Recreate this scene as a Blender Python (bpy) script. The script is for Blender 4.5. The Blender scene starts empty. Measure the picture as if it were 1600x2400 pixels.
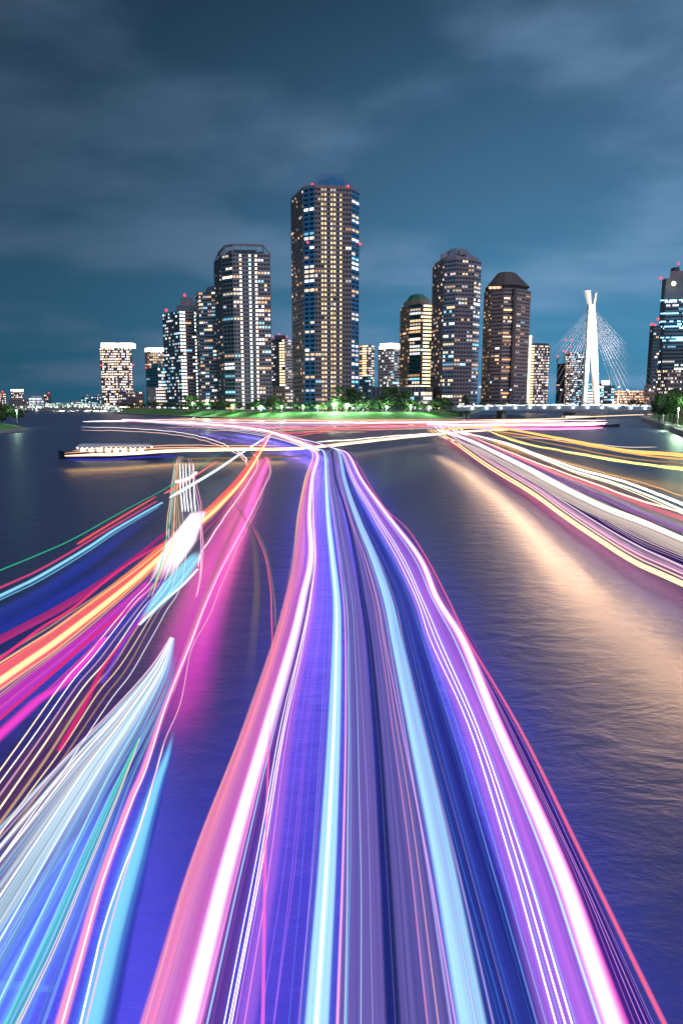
import bpy, math, random, zlib
from mathutils import Vector, Matrix
random.seed(7)
S = bpy.context.scene
COL = S.collection
# ------------------------------------------------------------------ camera
F = 1600.0                     # focal length in photograph pixels (1600 x 2400)
HOR = 947.0                    # horizon row
TH = math.atan((1200 - HOR) / F)
CT, ST = math.cos(TH), math.sin(TH)
CZ = 10.0                      # eye height above the river (bridge footway)
cam = bpy.data.cameras.new('camera'); camo = bpy.data.objects.new('camera', cam); COL.objects.link(camo)
camo.location = (0, 0, CZ); camo.rotation_euler = (math.pi / 2 - TH, 0, 0)
cam.sensor_fit = 'VERTICAL'; cam.sensor_height = 36; cam.lens = 36 * F / 2400
cam.clip_start = 0.1; cam.clip_end = 20000
S.camera = camo
# ------------------------------------------------------------------ colour management, sampling
S.view_settings.view_transform = 'Standard'; S.view_settings.look = 'None'
S.view_settings.exposure = 0.0; S.view_settings.gamma = 1.0
S.render.engine = 'CYCLES'
cy = S.cycles
cy.use_denoising = True
try: cy.denoiser = 'OPENIMAGEDENOISE'
except Exception: pass
cy.max_bounces = 5; cy.diffuse_bounces = 2; cy.glossy_bounces = 3; cy.transparent_max_bounces = 40
cy.sample_clamp_indirect = 4.0; cy.use_light_tree = True; cy.caustics_reflective = False; cy.caustics_refractive = False
# ------------------------------------------------------------------ world: clouded night sky over a bright city
def lin(c):
    def g(v):
        v /= 255.0
        return v / 12.92 if v <= 0.04045 else ((v + 0.055) / 1.055) ** 2.4
    return tuple(g(v) for v in c)
SUN_EL, SUN_AZ = math.radians(38), math.radians(152)
W = bpy.data.worlds.new('World'); S.world = W; W.use_nodes = True
nt = W.node_tree; N = nt.nodes; L = nt.links; N.clear()
out = N.new('ShaderNodeOutputWorld'); bg = N.new('ShaderNodeBackground'); L.new(bg.outputs[0], out.inputs[0])
tc = N.new('ShaderNodeTexCoord'); sep = N.new('ShaderNodeSeparateXYZ'); L.new(tc.outputs['Generated'], sep.inputs[0])
gr = N.new('ShaderNodeValToRGB'); L.new(sep.outputs['Z'], gr.inputs[0])
for e, (p, c) in zip([gr.color_ramp.elements[0], gr.color_ramp.elements[1], gr.color_ramp.elements.new(.12), gr.color_ramp.elements.new(.28), gr.color_ramp.elements.new(.5)],
                     [(0.0, (52, 124, 160)), (1.0, (28, 56, 78)), (.12, (64, 122, 158)), (.28, (60, 100, 132)), (.5, (34, 62, 86))]):
    e.position = p; e.color = lin(c) + (1,)
# clouds lie on a flat ceiling: project the direction onto it
dv = N.new('ShaderNodeVectorMath'); dv.operation = 'DIVIDE'; cmb = N.new('ShaderNodeCombineXYZ')
mx = N.new('ShaderNodeMath'); mx.operation = 'ADD'; mx.inputs[1].default_value = 0.22; L.new(sep.outputs['Z'], mx.inputs[0])
for i in range(3): L.new(mx.outputs[0], cmb.inputs[i])
L.new(tc.outputs['Generated'], dv.inputs[0]); L.new(cmb.outputs[0], dv.inputs[1])
mp = N.new('ShaderNodeMapping'); mp.inputs['Scale'].default_value = (1.0, 1.35, 0.0); mp.inputs['Location'].default_value = (1.7, 3.1, 0); mp.inputs['Rotation'].default_value = (0, 0, .35)
L.new(dv.outputs[0], mp.inputs[0])
nz = N.new('ShaderNodeTexNoise'); nz.inputs['Scale'].default_value = 1.35; nz.inputs['Detail'].default_value = 9; nz.inputs['Roughness'].default_value = .47; nz.inputs['Distortion'].default_value = .15
L.new(mp.outputs[0], nz.inputs[0])
cr = N.new('ShaderNodeValToRGB'); cr.color_ramp.elements[0].position = .40; cr.color_ramp.elements[1].position = .68
cr.color_ramp.interpolation = 'EASE'
L.new(nz.outputs[0], cr.inputs[0])
clm = N.new('ShaderNodeMixRGB'); clm.inputs[2].default_value = lin((116, 148, 184)) + (1,)
fac = N.new('ShaderNodeMath'); fac.operation = 'MULTIPLY'; fac.inputs[1].default_value = .58
L.new(cr.outputs[0], fac.inputs[0]); L.new(fac.outputs[0], clm.inputs[0]); L.new(gr.outputs[0], clm.inputs[1])
sky = N.new('ShaderNodeTexSky'); sky.sky_type = 'NISHITA'; sky.sun_disc = False
sky.sun_elevation = math.radians(-4); sky.sun_rotation = SUN_AZ
skm = N.new('ShaderNodeMixRGB'); skm.blend_type = 'ADD'; skm.inputs[0].default_value = .05
L.new(clm.outputs[0], skm.inputs[1]); L.new(sky.outputs[0], skm.inputs[2])
# the city glow in the cloud is stronger towards the right (east) than over the left
side = N.new('ShaderNodeMapRange'); side.inputs[1].default_value = -.5; side.inputs[2].default_value = .35; side.inputs[3].default_value = .44; side.inputs[4].default_value = 1.25; side.interpolation_type = 'SMOOTHSTEP'
L.new(sep.outputs['X'], side.inputs[0])
L.new(skm.outputs[0], bg.inputs[0]); L.new(side.outputs[0], bg.inputs[1])
# faint glow of the city behind the camera, thrown back by the cloud
sun = bpy.data.lights.new('city_glow', 'SUN'); suno = bpy.data.objects.new('city_glow', sun); COL.objects.link(suno)
sun.energy = .9; sun.angle = math.radians(25); sun.color = (.98, .86, 1)
suno.rotation_euler = (math.radians(52), 0, math.radians(28))

# ------------------------------------------------------------------ pixel rays to places
def P(x, y, z=0.0):
    u = (x - 800) / F; v = (1200 - y) / F
    d = Vector((u, CT + v * ST, -ST + v * CT))
    t = (z - CZ) / d.z
    return Vector((d.x * t, d.y * t, z))
def X(px, D, z=CZ):
    return (px - 800) / F * (D * CT - (z - CZ) * ST)
def ZT(y, D):
    v = (1200 - y) / F
    return CZ + D * (v * CT - ST) / (CT + v * ST)

# ------------------------------------------------------------------ materials
MATS = {}
def mat(name, color, rough=.6, metal=0.0, noise=0.0, nscale=2.0, bump=0.0, emit=None, es=1.0, spec=.5, sample=True):
    if name in MATS: return MATS[name]
    m = bpy.data.materials.new(name); m.use_nodes = True; MATS[name] = m
    n = m.node_tree.nodes; l = m.node_tree.links; b = n['Principled BSDF']
    b.inputs['Base Color'].default_value = (*color, 1); b.inputs['Roughness'].default_value = rough
    b.inputs['Metallic'].default_value = metal; b.inputs['Specular IOR Level'].default_value = spec
    if noise or bump:
        t = n.new('ShaderNodeTexCoord'); z = n.new('ShaderNodeTexNoise'); z.inputs['Scale'].default_value = nscale; z.inputs['Detail'].default_value = 6
        l.new(t.outputs['Object'], z.inputs[0])
        if noise:
            r = n.new('ShaderNodeValToRGB')
            r.color_ramp.elements[0].color = (*[c * (1 - noise) for c in color], 1); r.color_ramp.elements[1].color = (*[min(1, c * (1 + noise)) for c in color], 1)
            r.color_ramp.elements[0].position = .3; r.color_ramp.elements[1].position = .7
            l.new(z.outputs[0], r.inputs[0]); l.new(r.outputs[0], b.inputs['Base Color'])
        if bump:
            bp = n.new('ShaderNodeBump'); bp.inputs['Strength'].default_value = bump; l.new(z.outputs[0], bp.inputs['Height']); l.new(bp.outputs[0], b.inputs['Normal'])
    if emit:
        b.inputs['Emission Color'].default_value = (*emit, 1); b.inputs['Emission Strength'].default_value = es
        if not sample: m.cycles.emission_sampling = 'NONE'
    return m

# ------------------------------------------------------------------ mesh helpers
class MB:
    def __init__(s): s.v = []; s.f = []; s.m = []; s.mats = []; s.uv = {}
    def mi(s, m):
        if m not in s.mats: s.mats.append(m)
        return s.mats.index(m)
    def face(s, idx, m): s.f.append(tuple(idx)); s.m.append(s.mi(m))
    def hexa(s, a, m):     # a: 8 corners, 0-3 bottom ring ccw, 4-7 top ring
        k = len(s.v); s.v += [tuple(p) for p in a]
        for q in ((3, 2, 1, 0), (4, 5, 6, 7), (0, 1, 5, 4), (1, 2, 6, 5), (2, 3, 7, 6), (3, 0, 4, 7)): s.face([k + i for i in q], m)
    def box(s, c, sz, m, rz=0.0):
        cx, cy_, cz = c; x, y, z = [d / 2 for d in sz]; co, si = math.cos(rz), math.sin(rz)
        R = lambda p: (cx + p[0] * co - p[1] * si, cy_ + p[0] * si + p[1] * co, cz + p[2])
        s.hexa([R(p) for p in ((-x, -y, -z), (x, -y, -z), (x, y, -z), (-x, y, -z), (-x, -y, z), (x, -y, z), (x, y, z), (-x, y, z))], m)
    def beam(s, a, b, w, h, m, up=(0, 0, 1), w2=None, h2=None):
        a = Vector(a); b = Vector(b); t = (b - a).normalized(); up = Vector(up)
        sd = t.cross(up)
        if sd.length < 1e-4: sd = t.cross(Vector((1, 0, 0)))
        sd.normalize(); u = sd.cross(t)
        w2 = w if w2 is None else w2; h2 = h if h2 is None else h2
        A = [a + sd * sx * w / 2 + u * sy * h / 2 for sx, sy in ((-1, -1), (1, -1), (1, 1), (-1, 1))]
        B = [b + sd * sx * w2 / 2 + u * sy * h2 / 2 for sx, sy in ((-1, -1), (1, -1), (1, 1), (-1, 1))]
        s.hexa(A + B, m)
    def tube(s, pts, rads, m, n=6):
        k0 = len(s.v); pts = [Vector(p) for p in pts]
        for i, p in enumerate(pts):
            t = (pts[min(i + 1, len(pts) - 1)] - pts[max(i - 1, 0)]).normalized()
            sd = t.cross(Vector((0, 0, 1)))
            if sd.length < 1e-3: sd = Vector((1, 0, 0))
            sd.normalize(); u = sd.cross(t)
            for j in range(n):
                a = 2 * math.pi * j / n
                s.v.append(tuple(p + sd * math.cos(a) * rads[i] + u * math.sin(a) * rads[i]))
        for i in range(len(pts) - 1):
            for j in range(n):
                s.face((k0 + i * n + j, k0 + i * n + (j + 1) % n, k0 + (i + 1) * n + (j + 1) % n, k0 + (i + 1) * n + j), m)
        s.face([k0 + j for j in range(n)][::-1], m); s.face([k0 + (len(pts) - 1) * n + j for j in range(n)], m)
    def prism(s, poly, z0, z1, m, mtop=None):
        k = len(s.v); n = len(poly)
        s.v += [(x, y, z0) for x, y in poly] + [(x, y, z1) for x, y in poly]
        for i in range(n): s.face((k + i, k + (i + 1) % n, k + n + (i + 1) % n, k + n + i), m)
        s.face([k + n + i for i in range(n)], mtop or m); s.face([k + i for i in range(n)][::-1], m)
    def loft(s, polyA, zA, polyB, zB, m, cap=True):
        k = len(s.v); n = len(polyA)
        s.v += [(x, y, zA) for x, y in polyA] + [(x, y, zB) for x, y in polyB]
        for i in range(n): s.face((k + i, k + (i + 1) % n, k + n + (i + 1) % n, k + n + i), m)
        if cap: s.face([k + n + i for i in range(n)], m); s.face([k + i for i in range(n)][::-1], m)
    def ball(s, c, r, m, n=8, k=5):
        c = Vector(c); b = len(s.v)
        for i in range(1, k):
            a = math.pi * i / k
            for j in range(n):
                t = 2 * math.pi * j / n
                s.v.append((c.x + r * math.sin(a) * math.cos(t), c.y + r * math.sin(a) * math.sin(t), c.z + r * math.cos(a)))
        top = len(s.v); s.v += [(c.x, c.y, c.z + r), (c.x, c.y, c.z - r)]
        for i in range(k - 2):
            for j in range(n): s.face((b + i * n + j, b + (i + 1) * n + j, b + (i + 1) * n + (j + 1) % n, b + i * n + (j + 1) % n), m)
        for j in range(n):
            s.face((top, b + j, b + (j + 1) % n), m); s.face((top + 1, b + (k - 2) * n + (j + 1) % n, b + (k - 2) * n + j), m)
    def build(s, name, parent=None, origin=None, smooth=False, kind=None):
        me = bpy.data.meshes.new(name)
        o3 = Vector(origin) if origin is not None else Vector((0, 0, 0))
        me.from_pydata([tuple(Vector(v) - o3) for v in s.v], [], s.f)
        for m in s.mats: me.materials.append(m)
        me.polygons.foreach_set('material_index', s.m)
        if smooth: me.polygons.foreach_set('use_smooth', [True] * len(s.f))
        me.update()
        o = bpy.data.objects.new(name, me); COL.objects.link(o); o.location = o3
        if parent is not None:
            o.parent = parent
            o.location = o3 - parent.location if origin is not None else -parent.location
        if kind: o['kind'] = kind
        return o
def tag(o, label=None, cat=None, group=None, kind=None):
    if label: o['label'] = label
    if cat: o['category'] = cat
    if group: o['group'] = group
    if kind: o['kind'] = kind
    return o
def empty(name, loc, label=None, cat=None, group=None):
    o = bpy.data.objects.new(name, None); COL.objects.link(o); o.location = loc; o.empty_display_size = .5
    return tag(o, label, cat, group)
ORD = ['first', 'second', 'third', 'fourth', 'fifth', 'sixth', 'seventh', 'eighth', 'ninth', 'tenth', 'eleventh', 'twelfth', 'thirteenth', 'fourteenth', 'fifteenth', 'sixteenth', 'seventeenth', 'eighteenth', 'nineteenth', 'twentieth']

# ================================================================== WATER
wm = bpy.data.materials.new('river_water'); wm.use_nodes = True
n = wm.node_tree.nodes; l = wm.node_tree.links; b = n['Principled BSDF']
b.inputs['Base Color'].default_value = (.020, .034, .105, 1); b.inputs['Roughness'].default_value = .43; b.inputs['IOR'].default_value = 1.4
t = n.new('ShaderNodeTexCoord')
def wave(scale, sx, sy, det, dist):
    mp = n.new('ShaderNodeMapping'); mp.inputs['Scale'].default_value = (sx, sy, 1); l.new(t.outputs['Object'], mp.inputs[0])
    z = n.new('ShaderNodeTexNoise'); z.inputs['Scale'].default_value = scale; z.inputs['Detail'].default_value = det; z.inputs['Roughness'].default_value = .6; z.inputs['Distortion'].default_value = dist
    l.new(mp.outputs[0], z.inputs[0]); return z
w1 = wave(.55, .7, 1.3, 5, .4); w2 = wave(3.2, .6, 1.6, 4, .6)
bp1 = n.new('ShaderNodeBump'); bp1.inputs['Strength'].default_value = .26; bp1.inputs['Distance'].default_value = .6; l.new(w1.outputs[0], bp1.inputs['Height'])
bp2 = n.new('ShaderNodeBump'); bp2.inputs['Strength'].default_value = .15; bp2.inputs['Distance'].default_value = .16; l.new(w2.outputs[0], bp2.inputs['Height']); l.new(bp1.outputs[0], bp2.inputs['Normal'])
l.new(bp2.outputs[0], b.inputs['Normal'])
mb = MB(); k = 6000
mb.v = [(-k, -200, 0), (k, -200, 0), (k, 8000, 0), (-k, 8000, 0)]; mb.face((0, 1, 2, 3), wm)
tag(mb.build('water'), 'dark river water lit by coloured trails', None, kind='structure')

# ================================================================== LAND
m_wall = mat('quay_concrete', (.30, .29, .28), .85, noise=.25, nscale=.6, bump=.2)
m_path = mat('path_paving', (.34, .32, .30), .8, noise=.15, nscale=.5)
m_grass = mat('lawn_grass', (.05, .17, .03), .9, noise=.5, nscale=.25, bump=.5)
m_land = mat('city_paving', (.12, .12, .12), .9, noise=.3, nscale=.05)
def strip(name, rows, m, label=None):
    mb = MB()
    for r in rows: mb.v += [tuple(p) for p in r]
    q = len(rows[0])
    for i in range(len(rows) - 1):
        for j in range(q - 1): mb.face((i * q + j, i * q + j + 1, (i + 1) * q + j + 1, (i + 1) * q + j), m)
    return tag(mb.build(name), label, None, kind='structure')
BANK = [(262, 760), (330, 640), (420, 540), (500, 480), (580, 440), (680, 412), (800, 402), (920, 402), (1000, 408), (1050, 420), (1078, 445), (1092, 500), (1110, 700), (1130, 1000)]
base = [Vector((X(p, D), D, 0)) for p, D in BANK]
def off(pts, d, z):
    o = []
    for i, p in enumerate(pts):
        a = pts[max(i - 1, 0)]; c = pts[min(i + 1, len(pts) - 1)]
        tn = (c - a).normalized(); nn = Vector((-tn.y, tn.x, 0))
        q = p + nn * d; o.append(Vector((q.x, q.y, z)))
    return o
r0 = [Vector((p.x, p.y, -1)) for p in base]; r1 = [Vector((p.x, p.y, 1.1)) for p in base]
r2 = off(base, .5, 1.1); r3 = off(base, 3.0, 1.15); r4 = off(base, 22, 5.2)
strip('quay_wall', [r0, r1, r2], m_wall); strip('path', [[p + Vector((0, 0, -.004)) for p in r2], r3], m_path)
strip('lawn', [r3, off(base, 8, 2.0), off(base, 15, 4.0), r4], m_grass)
strip('city_ground', [[p - Vector((0, 0, .01)) for p in r4], [Vector((p.x * 2.2, 1600, 5.2)) for p in r4]], m_land)
mb = MB(); mb.v = [(-5000, 1010, -1), (5000, 1010, -1), (5000, 1010, 3), (-5000, 1010, 3), (5000, 7000, 3), (-5000, 7000, 3)]
mb.face((0, 1, 2, 3), m_wall); mb.face((3, 2, 4, 5), m_land); mb.build('far_ground')['kind'] = 'structure'
# right-hand bank
RB = [P(1800, 1110, 0), P(1600, 1026, 0), P(1545, 1001, 0), P(1500, 985, 0), P(1520, 975, 0), P(1560, 970, 0)]
RB = [p + Vector((0, 0, 0)) for p in RB][::-1]
def offr(d, z): return [Vector((p.x + d * .9, p.y + d * .25, z)) for p in RB]
strip('quay_wall', [[Vector((p.x, p.y, -1)) for p in RB], [Vector((p.x, p.y, 1.9)) for p in RB], offr(.5, 1.9)], m_wall)
strip('path', [offr(.5, 1.896), offr(7, 1.9)], m_path)
strip('lawn', [offr(7, 1.9), offr(14, 3.4), offr(24, 5.5), offr(300, 6.0)], m_grass)
# left-hand bank
LBK = [P(-260, 1060, 0), P(-60, 1024, 0), P(0, 1016, 0), P(62, 1011, 0), P(40, 1004, 0), P(-40, 990, 0)]
def offl(d, z): return [Vector((p.x - d * 1.0, p.y + d * .3, z)) for p in LBK]
strip('quay_wall', [[Vector((p.x, p.y, -1)) for p in LBK], [Vector((p.x, p.y, 1.2)) for p in LBK], offl(.5, 1.2)], m_wall)
strip('lawn', [offl(.5, 1.2), offl(8, 2.2), offl(18, 5), offl(200, 6)], m_grass)

# ================================================================== BUILDINGS
PAL = {'warm': (1, .45, .18), 'peach': (1, .62, .36), 'cream': (1, .80, .58), 'white': (.98, .93, 1), 'cool': (.26, .72, 1), 'yellow': (1, .66, .28), 'green': (.72, .95, .35), 'pink': (1, .55, .5), 'mint': (.75, 1, .92)}
def wmat(c, lv):
    return mat('lit_%s_%d' % (c, lv), (.2, .2, .2), .4, emit=PAL[c], es=(.8, 1.8, 4.5)[lv], sample=False)
m_glass = mat('dark_window_glass', (.012, .02, .03), .12, spec=.6)
m_tealglass = mat('teal_window_glass', (.02, .10, .13), .15, spec=.6)
m_red = mat('red_beacon', (.3, .02, .02), .4, emit=(1, .07, .12), es=1.8, sample=False)
m_steel = mat('dark_steel', (.12, .12, .13), .5, metal=.6)
MIX = {'res': ['warm'] * 3 + ['peach'] * 4 + ['cream'] * 4 + ['white'] * 3 + ['cool'] * 2 + ['pink'],
       'warm': ['warm'] * 3 + ['peach'] * 3 + ['cream'] * 2, 'cold': ['white'] * 3 + ['cool'] * 3 + ['cream'] * 2, 'bright': ['cream'] * 4 + ['white'] * 4 + ['peach'] * 2,
       'yel': ['yellow'] * 3 + ['cream'], 'office': ['cool'] * 2 + ['white'] * 3 + ['mint']}
UNIT = {}
def unit_window(w, h, m):
    k = (round(w, 2), round(h, 2), m.name)
    if k not in UNIT:
        q = MB(); q.box((0, 0, 0), (w, .12, h), m)
        o = q.build('window'); UNIT[k] = o.data; bpy.data.objects.remove(o)
    return UNIT[k]
def building(name, label, front, ytop, back, fh, edges, base=5.0, indiv=0, roof=None, shear=0, body='grey', yref=None):
    """front: (px, D) corners in view, left to right; edges: one style per front edge."""
    D0 = front[0][1] if yref is None else yref
    zt = ZT(ytop, min(d for p, d in front)); zm = (zt + base) / 2
    pts = [Vector((X(p, D, zm), D, 0)) for p, D in front]
    # the plan narrows or splays towards the back so that the flank turned away from the river mouth stays slim
    bk = [Vector((pts[-1].x + min(0, pts[-1].x) * back / pts[-1].y, pts[-1].y + back, 0)), Vector((pts[0].x + max(0, pts[0].x) * back / pts[0].y, pts[0].y + back, 0))]
    poly = pts + bk; cx = sum(p.x for p in poly) / len(poly); cyy = sum(p.y for p in poly) / len(poly)
    root = empty(name, (cx, cyy, base), label, 'building')
    nf = max(2, int((zt - base) / fh)); fh = (zt - base) / nf
    styles = list(edges) + [dict(edges[-1], lit=.12, cols=None), None, dict(edges[0], lit=.12, cols=None)]
    core = MB(); core.prism([(p.x, p.y) for p in poly], base, zt, body_m(body)); core.build('core', root)
    wallp = MB(); bands = MB(); unlit = MB(); litm = MB(); cand = []
    for i in range(len(poly)):
        st = styles[i]
        a = poly[i]; c = poly[(i + 1) % len(poly)]; e = c - a; ln = e.length; tn = e.normalized(); nn = Vector((tn.y, -tn.x, 0)); rz = math.atan2(tn.y, tn.x)
        if st is None:
            continue
        wm_ = body_m(st.get('wall', body)); cols = st.get('cols') or max(2, int(ln / 3.6)); bay = ln / cols
        ww, wh = st.get('ww', .6), st.get('wh', .55); pr = st.get('proud', .45); sill = st.get('sill', .28)
        bm_ = body_m(st['band']) if 'band' in st else wm_
        for f in range(nf):
            z0 = base + f * fh
            h0 = sill * fh; h1 = (1 - sill - wh) * fh
            # spandrel of this floor and the head of the floor below
            zc0 = z0 - (h1 if f else 0); hh = h0 + (h1 if f else 0)
            q = (a + c) / 2 + nn * (pr / 2 - .05)
            bands.box((q.x, q.y, zc0 + hh / 2), (ln, pr + .1, hh), bm_, rz)
        q = (a + c) / 2 + nn * (pr / 2 - .05)
        bands.box((q.x, q.y, zt - h1 / 2), (ln, pr + .1, h1), bm_, rz)
        if st.get('piers', True):
            for j in range(cols + 1):
                pw = bay * (1 - ww) * (.5 if j in (0, cols) else 1); pos = a + tn * min(max(j * bay, pw / 2), ln - pw / 2)
                q = pos + nn * (pr * .42 - .03)
                wallp.box((q.x, q.y, (base + zt) / 2), (max(pw, .3), pr * .84 + .06, zt - base - .02), wm_, rz)
        if i < len(poly):
            for j in range(cols):
                al = st.get('always', {}).get(j)
                off_ = st.get('never', ())
                for f in range(nf):
                    z = base + (f + sill + wh / 2) * fh; pos = a + tn * (j + .5) * bay
                    w = bay * ww * random.uniform(.9, 1.0); h = wh * fh * .94
                    if al and random.random() < .97 and f < nf - st.get('skiptop', 0): cc = random.choice(MIX.get(al, [al])); lv = random.choice((0, 1, 1)) if st.get('hot', 0) == 0 else 2; on = True
                    elif j in off_: on = False
                    else:
                        # lights come on flat by flat: neighbouring windows of one floor share them
                        key = (label, i, f, j // st.get('flat', 2))
                        rr = random.Random(zlib.crc32(repr(key).encode())); on = rr.random() < st.get('lit', .3) * 1.3 and random.random() < .85
                        cc = rr.choice(MIX[st.get('mix', 'res')]); lv = rr.choice((0, 0, 1, 1, 2))
                        if st.get('hot'): lv = max(lv, 1)
                    q = pos + nn * .05
                    if on:
                        cand.append((w * h * (1.5 if i < len(edges) else 0), q.x, q.y, z, w, h, rz, wmat(cc, lv), i))
                    else: unlit.box((q.x, q.y, z), (w, .12, h), m_tealglass if st.get('teal') else m_glass, rz)
    cand.sort(key=lambda c: -c[0])
    for k_, (ar, x, y, z, w, h, rz, m, i) in enumerate(cand):
        if k_ < indiv and i < len(edges):
            w = round(w * 4) / 4 or .25; h = round(h, 1)
            o = bpy.data.objects.new('window', unit_window(w, h, m)); COL.objects.link(o); o.parent = root
            o.location = Vector((x, y, z)) - root.location; o.rotation_euler = (0, 0, rz)
        else: litm.box((x, y, z), (w, .12, h), m, rz)
    if litm.v: litm.build('lit_glazing', root, kind='stuff')
    if unlit.v: unlit.build('dark_glazing', root, kind='stuff')
    bands.build('floor_band', root, kind='stuff')
    if wallp.v: wallp.build('wall_pier', root, kind='stuff')
    root['zt'] = zt
    return root, [(p.x, p.y) for p in poly], zt
BODY = {}
def body_m(k):
    cols = {'grey': (.26, .25, .27), 'brown': (.25, .20, .22), 'plum': (.24, .21, .245), 'blue': (.04, .22, .46), 'paleblue': (.25, .31, .42), 'lilac': (.30, .27, .32), 'white': (.55, .54, .53),
            'tan': (.42, .33, .25), 'teal': (.06, .20, .24), 'darkblue': (.06, .10, .15), 'slate': (.13, .17, .22), 'dark': (.07, .07, .09), 'pink': (.42, .27, .25), 'sand': (.46, .38, .30)}
    return mat('facade_' + k, cols[k], .75, noise=.12, nscale=.15)
def inset(poly, k, shift=(0, 0)):
    cx = sum(p[0] for p in poly) / len(poly); c2 = sum(p[1] for p in poly) / len(poly)
    return [(cx + (x - cx) * k + shift[0], c2 + (y - c2) * k + shift[1]) for x, y in poly]
def beacon(root, px, y, D, r=1.2):
    z = ZT(y, D); x = X(px, D, z); r *= .78; q = MB(); q.ball((x, D, z), r, m_red); bo = q.build('beacon', root)
    q = MB(); q.tube([(x, D, z - 4.5), (x, D, z - r * .8)], [.18, .14], m_steel); mo = q.build('mast', root); bo.parent = mo; bo.location = (0, 0, 0)
def hip(root, poly, zt, h, k1, k2, m, parts=True, eave=0.0, name='roof'):
    q = MB(); q.loft(inset(poly, k1), zt + .01, inset(poly, k1), zt + eave + .02, m, cap=True)
    q.loft(inset(poly, k1), zt + eave + .02, inset(poly, k2), zt + h, m)
    return q.build(name, root)
# --- the tall central tower
s_side = dict(wall='plum', cols=9, ww=.5, wh=.5, lit=.13, mix='warm', flat=1)
s_ch = dict(wall='blue', cols=2, ww=.72, wh=.52, lit=.36, flat=2, mix='res', proud=.3)
s_front = dict(wall='brown', cols=12, ww=.62, wh=.52, lit=.10, always={2: 'yel', 3: 'yel', 5: 'yel', 6: 'yel', 8: 'yel'}, never=(4, 7, 9), mix='res', flat=2, proud=.55)
TOW, poly, zt = building('residential_tower', 'tallest tower, brown and blue with columns of yellow windows, centre of the skyline', [(685, 562), (713, 532), (738, 527), (823, 531), (840, 541)], 438, 34, 3.3, [s_side, dict(s_ch), s_front, dict(s_ch, lit=.42)], indiv=300, body='dark')
m_roofblue = mat('blue_metal_roof', (.015, .12, .30), .45, noise=.15, nscale=.3)
cp = MB(); cp.prism(inset(poly, 1.01), zt, zt + 1.6, body_m('brown')); cp.build('parapet', TOW)
rq = MB(); A_ = [(X(725, 530, zt), 531), (X(827, 530, zt), 533), (X(822, 530, zt), 558), (X(722, 530, zt), 556)]; B_ = [(X(752, 530, zt), 538), (X(798, 530, zt), 539), (X(796, 530, zt), 552), (X(750, 530, zt), 551)]
rq.loft(A_, zt + 1.62, B_, zt + 12.6, m_roofblue); rf = rq.build('roof', TOW)
fx = X(778, 530, zt); fy = poly[2][1] + 5.0
for dx, w_, h_ in ((-6, 5.5, 4.6), (0, 6, 6.4), (6, 5.5, 4.6)):
    d = MB(); d.box((fx + dx, fy + 1, zt + 1.6 + h_ / 2), (w_, 5, h_), body_m('blue')); o = d.build('dormer', rf); o.location = (0, 0, 0)
for px, y, D in ((791, 412, 540), (732, 433, 529), (815, 437, 530), (721, 568, 530), (844, 572, 538)): beacon(TOW, px, y, D, 1.35)
# --- large left tower with open roof frame
s_a = dict(wall='slate', cols=5, ww=.5, wh=.5, lit=.12, mix='warm', flat=1)
s_b = dict(wall='lilac', cols=14, ww=.62, wh=.52, lit=.26, always={5: 'cream', 6: 'cream', 10: 'cream'}, never=(7, 9), mix='res', flat=2)
s_b['always'] = {5: 'bright', 8: 'mint', 10: 'bright'}
T5, poly, zt = building('residential_tower', 'broad lilac grey tower with open roof frame and two lit stair columns', [(507, 592), (525, 562), (549, 555), (635, 558)], 594, 30, 3.15,
    [dict(s_a, cols=7), dict(wall='slate', cols=3, ww=.85, wh=.55, lit=.30, flat=3), dict(s_b, cols=12, always={2: 'bright', 5: 'mint', 7: 'bright'}, never=(3, 4, 6), lit=.3, hot=1)], indiv=160, body='dark')
q = MB(); ip = inset(poly, .80); 
for i in range(len(ip)):
    a = ip[i]; c = ip[(i + 1) % len(ip)]; q.beam((*a, zt + 7.5), (*c, zt + 7.5), .9, 1.6, body_m('plum'))
    q.beam((*poly[i], zt), (*a, zt + 7.5), .8, .8, body_m('plum')); q.beam((*a, zt), (*a, zt + 7.5), .7, .7, body_m('plum'))
    for k_ in range(1, 4): 
        m_ = (a[0] + (c[0] - a[0]) * k_ / 4, a[1] + (c[1] - a[1]) * k_ / 4); q.beam((*m_, zt), (*m_, zt + 7), .4, .4, body_m('plum'))
q.build('roof_frame', T5); q = MB(); q.prism(inset(poly, .6), zt, zt + 5, body_m('slate')); q.build('plant_room', T5)
# --- left slab tower with white lit columns and red beacons
T3, poly, zt = building('residential_tower', 'grey slab tower with two white lit stair columns and a rooftop box', [(386, 665), (424, 640), (472, 646)], 728, 26, 3.0,
    [dict(wall='slate', cols=9, ww=.7, wh=.5, lit=.42, mix='cold', flat=1), dict(wall='lilac', cols=7, ww=.8, wh=.5, lit=.12, always={0: 'mint', 1: 'bright', 5: 'mint', 6: 'mint'}, hot=1, mix='res', proud=.8)], indiv=160, body='dark')
q = MB(); q.prism([(X(p, 650, zt), d) for p, d in ((415, 648), (462, 648), (462, 664), (415, 664))], zt, ZT(716, 648), body_m('slate')); q.build('roof_slab', T3)
q = MB(); q.prism([(X(p, 650, zt), d) for p, d in ((424, 650), (448, 650), (448, 662), (424, 662))], ZT(716, 648), ZT(698, 650), body_m('plum')); q.build('plant_room', T3)
beacon(T3, 433, 692, 652, 1.7); beacon(T3, 390, 727, 664, 1.8)
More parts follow.
